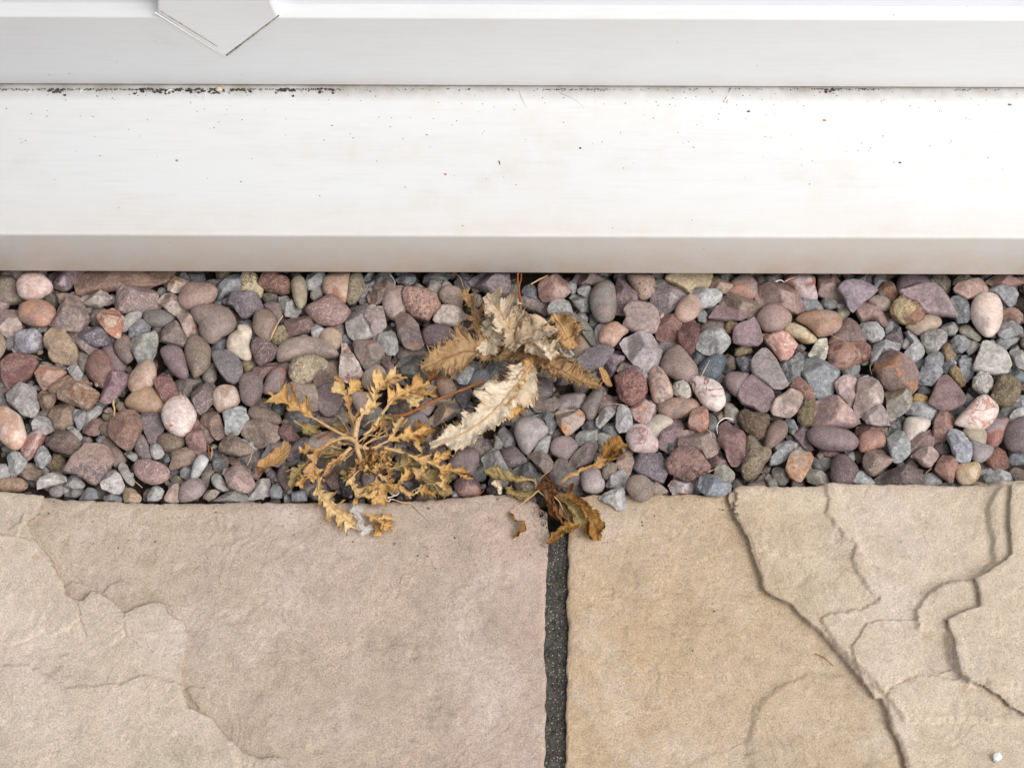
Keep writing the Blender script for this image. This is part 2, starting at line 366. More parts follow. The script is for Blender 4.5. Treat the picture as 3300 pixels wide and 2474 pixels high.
# ------------------------------------------------------------------ paving: two riven sandstone slabs and the mortar joint
def wpoly(t, s, z=0.0): return np.array([on_z(*pix(t, x/10, y/10), z)[:2] for x, y in pts(s)])
def sdist(X, Y, P, close=True):
    """signed distance to polygon P, positive inside"""
    d = np.full(X.shape, 1e9); ins = np.zeros(X.shape, bool); N = len(P)
    for i in range(N if close else N-1):
        a = P[i]; b = P[(i+1) % N]; e = b-a; L = e@e+1e-18
        t = np.clip(((X-a[0])*e[0]+(Y-a[1])*e[1])/L, 0, 1); d = np.minimum(d, (X-a[0]-t*e[0])**2+(Y-a[1]-t*e[1])**2)
        if close:
            c = (a[1] > Y) != (b[1] > Y); xx = (b[0]-a[0])*(Y-a[1])/(b[1]-a[1]+1e-18)+a[0]; ins ^= c & (X < xx)
    d = np.sqrt(d)
    return np.where(ins, d, -d) if close else d
def sstep(x, a, b): t = np.clip((x-a)/(b-a), 0, 1); return t*t*(3-2*t)
def n2(X, Y, s, seed, o=3): return fbm(np.stack([X*s, Y*s, X*0], -1), seed, o)
topL = wpoly('N', '-1500,1590 -300,1585 0,1580 60,1583 125,1592 200,1605 300,1608 450,1616 560,1613 700,1612 900,1612 1000,1613 1140,1614 1330,1611 1450,1602 1560,1592 1630,1590 1680,1597 1725,1612 1762,1640 1800,1760')
edgeR_L = wpoly('N', '1762,1640 1768,1700 1767,1764 1760,1825 1757,1946 1754,2056 1759,2166 1757,2277 1757,2414 1752,2474 1750,2700')
topR = wpoly('N', '1800,1660 1836,1625 1860,1598 1900,1589 1990,1588 2100,1590 2300,1592 2360,1580 2380,1572 2500,1570 2600,1572 2640,1568 2700,1559 2800,1565 2900,1568 3150,1570 3200,1563 3300,1562 3700,1566 5200,1570')
edgeL_R = wpoly('N', '1842,1640 1836,1690 1832,1736 1830,1836 1829,1946 1832,2056 1827,2166 1826,2277 1823,2414 1821,2474 1818,2700')
def both(a): return a*10
def slab(name, side, ledges, mat, seed):
    xe = edgeR_L if side < 0 else edgeL_R; top = topL if side < 0 else topR
    near = np.arange(0, .335, .0006); far = .335+np.arange(1, 12)*.03
    s = np.r_[near, far]                                     # distance from the joint edge
    v = np.r_[np.arange(0, .205, .0006), .205+np.arange(1, 14)*.04]   # distance down from the gravel edge
    sk = np.array([0., .0002, .0006, .0012, .002])
    s = np.unique(np.r_[sk, s]); v = np.unique(np.r_[sk, v])
    Sg, Vg = np.meshgrid(s, v, indexing='ij')
    def xedge(y): o = np.argsort(xe[:, 1]); return np.interp(y, xe[o, 1], xe[o, 0])
    def ytop(x): o = np.argsort(top[:, 0]); return np.interp(x, top[o, 0], top[o, 1])
    X = side*Sg+(.03 if True else 0); Y = -.07-Vg
    X = xedge(Y)+side*Sg
    for _ in range(3): Y = ytop(X)-Vg; X = xedge(Y)+side*Sg
    rag = .0006*n2(X, Y, 260, seed+5); Y = Y+rag*np.exp(-Vg/.003); X = X+side*.0007*n2(X, Y, 200, seed+6)*np.exp(-Sg/.003)
    Z = .0005*n2(X, Y, 12, seed)+.00022*n2(X, Y, 70, seed+1)+.00012*n2(X, Y, 420, seed+2)
    ragg = .0009*n2(X, Y, 130, seed+3)+.0007*n2(X, Y, 480, seed+4)
    # laminated skin: low terraces following a slow noise
    q = 5.0*n2(X, Y, 17, seed+21)+.35*n2(X, Y, 150, seed+22); fr = q-np.floor(q); Z = Z+.00030*(np.floor(q)+sstep(fr, .86, 1.0))*sstep(n2(X, Y, 7, seed+23), -.35, .35)
    pit = np.maximum(0, n2(X, Y, 95, seed+24)-.75); Z = Z-.0016*pit
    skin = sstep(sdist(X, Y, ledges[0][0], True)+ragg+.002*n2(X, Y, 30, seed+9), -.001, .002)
    UX = X*0; UY = X*0
    for P, h, w, close in ledges:
        d = sdist(X, Y, P, True)+ragg*min(1.0, w/.0012+.25)
        if abs(h) > .0024 and w < .003:      # a tall step breaks in several layers
            o2 = .0007*(1.3+n2(X, Y, 90, seed+31)); o3 = .0013*(1.5+n2(X, Y, 70, seed+32))
            d = d-ragg*.55
            Z = Z+h*(.8*sstep(d, -.0002, .0003)+.12*sstep(d-np.maximum(o2, 0), -.0003, .0004)+.08*sstep(d-np.maximum(o3, 0), -.0003, .0005))
            Z = Z-.0013*np.where(d < 0, np.exp(d/.007), 0)
            gs, gv = np.gradient(d); sp_s = np.gradient(s)[:, None]; sp_v = np.gradient(v)[None, :]
            ix, iy = gs/sp_s*side, -gv/sp_v; nn = np.hypot(ix, iy)+1e-9; ln = .0030*np.clip(1+d/.0016, 0, 1)*(d < 0)*(.65+.5*n2(X, Y, 70, seed+35))
            UX = UX+np.clip(ix/nn, -1, 1)*ln; UY = UY+np.clip(iy/nn, -1, 1)*ln          # the broken edge overhangs its foot
        else: Z = Z+h*sstep(d, -w*.5, w*.5)
    # worn arrises
    Z = Z-.0016*np.exp(-Sg/.0009)-.0018*np.exp(-Vg/.0010)-.0012*sstep(.006-Vg, 0, .006)*(.5+.5*n2(X, Y, 60, seed+8))
    G = np.stack([X+UX, Y+UY, Z], -1)
    # skirts
    def skirt(E): return np.stack([E+np.array([0, 0, -q]) for q in (.004, .012, .03)], 0)
    n_, m_ = X.shape; V = G.reshape(-1, 3); F = grid_faces(n_, m_)
    if side > 0: F = F[:, ::-1]
    F = F[:, ::-1] if False else F
    parts = [V]; off = len(V); faces = [F]
    for E in (G[0], G[:, 0]):
        K = np.concatenate([E[None], skirt(E)], 0); parts.append(K.reshape(-1, 3)); faces.append(grid_faces(4, E.shape[0], False, off)); off += K.size//3
    o = mesh_obj(name, np.concatenate(parts), np.concatenate(faces), mat, pavement)
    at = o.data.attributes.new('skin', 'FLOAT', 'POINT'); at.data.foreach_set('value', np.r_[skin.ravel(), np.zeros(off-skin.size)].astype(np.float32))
    bm = bmesh.new(); bm.from_mesh(o.data); bmesh.ops.remove_doubles(bm, verts=bm.verts, dist=1e-7); bmesh.ops.recalc_face_normals(bm, faces=bm.faces)
    up = sum(f.normal.z*f.calc_area() for f in bm.faces)
    if up < 0: bmesh.ops.reverse_faces(bm, faces=bm.faces)
    bm.to_mesh(o.data); bm.free(); return o
def sandstone(name, c1, c2, c3, warm, seed, side, x0, x1, low):
    n = NT(name); v = n.coord(); sx = n.new('SeparateXYZ'); n.link(v, sx.inputs[0]); mp = n.new('Mapping'); mp.inputs['Location'].default_value = (seed, seed*2, 0); n.link(v, mp.inputs[0]); v = mp.outputs[0]
    a = n.noise(v, 7, 4, .6, .4); b = n.noise(v, 38, 6, .7); g = n.noise(v, 1050, 3, .7); g2 = n.noise(v, 2100, 2, .6); m = n.noise(v, 150, 5, .7)
    col = n.ramp(a, [(.32, lin(c1)), (.5, lin(c2)), (.68, lin(c3))])
    xn = n.math('ADD', sx.outputs[0], n.math('MULTIPLY', n.math('SUBTRACT', b, .5), .22)); col = n.mix(n.val(xn, x0, x1, 0, .85), col, lin(side))
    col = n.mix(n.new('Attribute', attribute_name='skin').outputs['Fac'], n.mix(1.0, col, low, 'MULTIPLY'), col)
    col = n.mix(1.0, col, n.ramp(b, [(.3, g4(.84)), (.5, g4(1.)), (.72, g4(1.10))]), 'MULTIPLY')
    col = n.mix(n.val(n.noise(v, 15, 7, .72), .50, .68, 0, .5), col, lin('dccec4')); col = n.mix(n.val(n.noise(v, 19, 7, .75, .5), .42, .30, 0, .5), col, lin('8c7a68'))
    col = n.mix(1.0, col, n.ramp(m, [(.3, g4(.86)), (.5, g4(1.)), (.72, g4(1.1))]), 'MULTIPLY')
    col = n.mix(1.0, col, n.ramp(g, [(.3, g4(.70)), (.5, g4(1.)), (.7, g4(1.24))]), 'MULTIPLY')
    col = n.mix(n.val(g2, .62, .72, 0, .5), col, lin('f0e4d8')); col = n.mix(n.val(g2, .38, .28, 0, .45), col, lin('6c5848'))
    col = n.mix(n.val(n.noise(v, 110, 2, .4), .76, .80, 0, .5), col, lin(warm))
    col = n.mix(n.val(n.noise(v, 30, 6, .75), .64, .76, 0, .3), col, lin('8e8664'))
    vo = n.new('TexVoronoi'); vo.inputs['Scale'].default_value = 60; n.link(v, vo.inputs['Vector'])
    col = n.mix(n.math('MULTIPLY', n.math('LESS_THAN', vo.outputs['Distance'], n.val(n.noise(v, 20, 2), .5, .75, 0, .06)), .8), col, lin('3c342e'))
    h = n.bump(b, .3, .003); h = n.bump(m, .3, .0014, h); h = n.bump(g, .7, .0006, h); h = n.bump(g2, .5, .0003, h)
    return n.done(col, .88, h, .25)
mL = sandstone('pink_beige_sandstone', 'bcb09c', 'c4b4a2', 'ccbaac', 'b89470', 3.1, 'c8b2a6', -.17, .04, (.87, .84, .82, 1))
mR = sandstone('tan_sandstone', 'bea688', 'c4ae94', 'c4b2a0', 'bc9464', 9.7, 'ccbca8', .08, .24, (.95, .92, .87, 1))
n = NT('dark_mortar'); v = n.coord(); f = n.noise(v, 400, 5, .7); vo = n.new('TexVoronoi'); vo.inputs['Scale'].default_value = 620; n.link(v, vo.inputs['Vector'])
c = n.ramp(f, [(.3, lin('343230')), (.55, lin('504d49')), (.8, lin('787268'))])
sp_ = n.math('MULTIPLY', n.math('LESS_THAN', vo.outputs['Distance'], .26), n.val(n.noise(v, 800, 1), .56, .62)); c = n.mix(sp_, c, lin('a8a48c'))
mortar = n.done(c, .85, n.bump(f, 1, .0012, n.bump(vo.outputs['Distance'], .7, .0006)))
cx = on_z(1792, 2050)[0]; ct = on_z(1800, 1690)[1]
gx, gy = np.meshgrid(np.arange(cx-.009, cx+.0105, .0006), np.r_[-.75, -.5, np.arange(-.265, ct, .0008), ct+.003], indexing='ij')
gz = -.0045+.0009*n2(gx, gy, 160, 41)+.0005*n2(gx, gy, 600, 43)-.012*sstep(gy, ct-.006, ct+.003)
pavement = mesh_obj('pavement', [(-.9, -.95, -.032), (.9, -.95, -.032), (.9, -.03, -.032), (-.9, -.03, -.032)], [(0, 1, 2, 3)], mortar); tag(pavement, kind='structure')
LEFT_LEDGES = []
for s_, h_, w_ in (('-800,0 260,60 240,180 170,230 200,320 300,430 340,520 385,570 390,640 465,690 540,625 600,640 680,700 725,760 800,715 900,690 960,700 990,770 1080,810 1100,860 1100,1000 1070,1060 1060,1180 1110,1310 1250,1370 1330,1470 1440,1570 1520,1600 1640,1605 1900,1900 1500,2600 -800,2600', .0016, .0022),
                  ('385,575 430,560 480,575 545,600 535,630 465,690 395,640', .0007, .0008), ('595,630 640,580 720,560 765,590 770,640 850,670 800,720 725,755 660,680', .0006, .0008),
                  ('470,700 545,628 600,640 690,710 722,800 730,900 640,960 520,900 470,780', .0006, .0008),
                  ('730,770 800,718 950,690 980,770 1085,812 1095,900 1090,980 900,1000 740,900', .0005, .0007),
                  ('1090,1190 1210,1188 1225,1250 1265,1300 1255,1345 1180,1330 1110,1250', .0006, .0008),
                  ('-300,300 0,320 150,330 260,420 330,520 380,680 460,800 390,850 320,880 260,850 180,900 60,950 -300,980', .0008, .0014),
                  ('60,190 140,185 130,240 60,270', -.0007, .003), ('-400,20 170,60 160,230 100,330 -400,330', .0009, .0018),
                  ('-300,1100 160,1060 400,1190 700,1180 860,1130 1060,1180 1110,1310 1250,1370 1400,1600 1300,2600 -300,2600', .0009, .0030)):
    LEFT_LEDGES.append((wpoly('S', s_), h_*1.5, w_*.7, True))
for s_, h_, w_ in (('685,605 715,530 770,510 790,540 755,610 715,620', .0006, .0006), ('880,440 915,445 925,480 895,490', .0005, .0006), ('1300,470 1330,455 1355,510 1320,510', .0005, .0006),
                  ('20,760 60,790 125,860 80,850 30,800', .0006, .0008), ('0,330 230,260 420,300 560,480 640,700 600,900 400,950 200,1100 0,1200', .0007, .012),
                  ('1480,130 1540,110 1620,130 1640,250 1600,330 1570,400 1520,350 1485,300', -.0035, .0016)):
    LEFT_LEDGES.append((wpoly('T', s_), h_, w_, True))
RIGHT_LEDGES = []
for s_, h_, w_ in (('90,-40 85,60 80,100 100,150 118,200 190,310 235,450 275,570 280,630 350,670 440,710 530,800 600,860 700,970 800,1090 870,1180 930,1260 970,1270 1000,1330 1020,1420 1070,1520 1110,1658 1180,1900 1300,2600 3600,2600 3600,-200 90,-200', .0042, .0014),
                  ('635,-60 660,100 655,180 700,260 770,340 815,372 800,450 810,510 850,560 885,640 960,690 940,720 780,760 600,795 650,885 750,1000 850,1110 990,1250 1100,1400 3600,1400 3600,-200 635,-200', .0016, .0036),
                  ('690,-60 740,120 770,230 830,300 860,420 900,500 1000,540 1120,600 1190,650 1290,610 1400,570 1540,530 1620,480 1625,300 1600,180 1610,90 1650,-60', -.0012, .010),
                  ('1640,-60 1650,60 1600,130 1600,260 1625,460 1610,490 1560,530 1500,590 1400,585 1290,635 1200,700 1165,760 1175,860 1200,900 1340,900 1400,1120 1470,1190 3600,1390 3600,-60', .0022, .0045),
                  ('1710,40 1700,280 1715,450 1640,510 1500,592 1515,650 1530,740 1480,762 1340,830 1345,880 1385,960 1400,1060 1410,1130 1470,1190 1560,1210 1600,1240 1650,1270 1710,1330 1814,1390 3600,1900 3600,0', .0028, .0013),
                  ('800,960 830,925 880,840 1000,815 1180,820 1195,880 1200,960 1222,1090 1090,1160 980,1230 860,1175 810,1060', .0012, .0016),
                  ('1195,885 1210,915 1300,890 1350,900 1400,1100 1300,1120 1230,1090 1205,980', -.0012, .0012),
                  ('235,1330 285,1260 370,1200 480,1140 600,1125 740,1120 900,1300 1050,1500 1100,1700 300,1900 200,1600', .0014, .008),
                  ('990,1230 1200,1130 1320,1150 1420,1160 1560,1215 1814,1395 2400,1900 2400,2600 1300,2600 1110,1600 1020,1400', .0008, .0022),
                  ('380,410 460,470 560,560 480,620 380,560 300,470', -.0009, .007), ('90,30 130,40 145,90 135,180 100,150 78,95', -.0022, .0022)):
    RIGHT_LEDGES.append((wpoly('U', s_), h_*(1.1 if h_ > .0025 else 1.35), w_*.7, True))
for s_, h_, w_ in (('130,990 230,1028 290,990 400,1060 600,1110 1000,1130 1200,1250 1100,1500 600,1700 60,1700 60,1000', -.0006, .0012), ('480,1035 560,1060 600,1110 570,1150 540,1100', -.0006, .0008), ('920,605 1000,640 1200,670 1200,760 900,700', .0003, .001)):
    RIGHT_LEDGES.append((wpoly('V', s_), h_, w_, True))
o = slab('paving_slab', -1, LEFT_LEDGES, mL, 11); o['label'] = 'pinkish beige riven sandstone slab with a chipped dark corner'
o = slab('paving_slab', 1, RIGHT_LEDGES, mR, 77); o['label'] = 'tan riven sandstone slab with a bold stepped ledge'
mesh_obj('mortar_joint', np.stack([gx, gy, gz], -1).reshape(-1, 3), grid_faces(*gx.shape)[:, ::-1] if False else grid_faces(*gx.shape), mortar, pavement)

VV, FF = [], []
for k in range(900):
    y = random.uniform(-.255, ct-.004); x = on_z(1792, 2050)[0]+random.uniform(-.0066, .0066); crumb((x, y, -.0046+random.uniform(-.0004, .0006)), random.choice((.0003, .0004, .0005, .0009)), VV, FF, (1, 1, .7))
gr = mesh_obj('grit', VV, FF, mortar, pavement, smooth=False); gr['kind'] = 'stuff'
VV, FF = [], []
for k in range(260):
    y = random.uniform(-.255, ct-.004); x = on_z(1792, 2050)[0]+random.uniform(-.006, .006); crumb((x, y, -.0040+random.uniform(-.0003, .0004)), random.uniform(.00018, .00042), VV, FF)
gr = mesh_obj('grit', VV, FF, NT('pale_sand').done(lin('a8a488'), .6), pavement, smooth=False); gr['kind'] = 'stuff'
VV, FF = [], []
for k in range(130):
    x, y = on_z(random.uniform(20, 2330), 1600+abs(random.gauss(0, 150)))[:2]
    if cx-.012 < x < cx+.012 or y > -.068: continue
    crumb((x, y, .0006), random.choice((.0002, .0003, .0003, .0005)), VV, FF, (1.2, 1, .8))
tag(mesh_obj('debris', VV, FF, soil, smooth=False), kind='stuff')

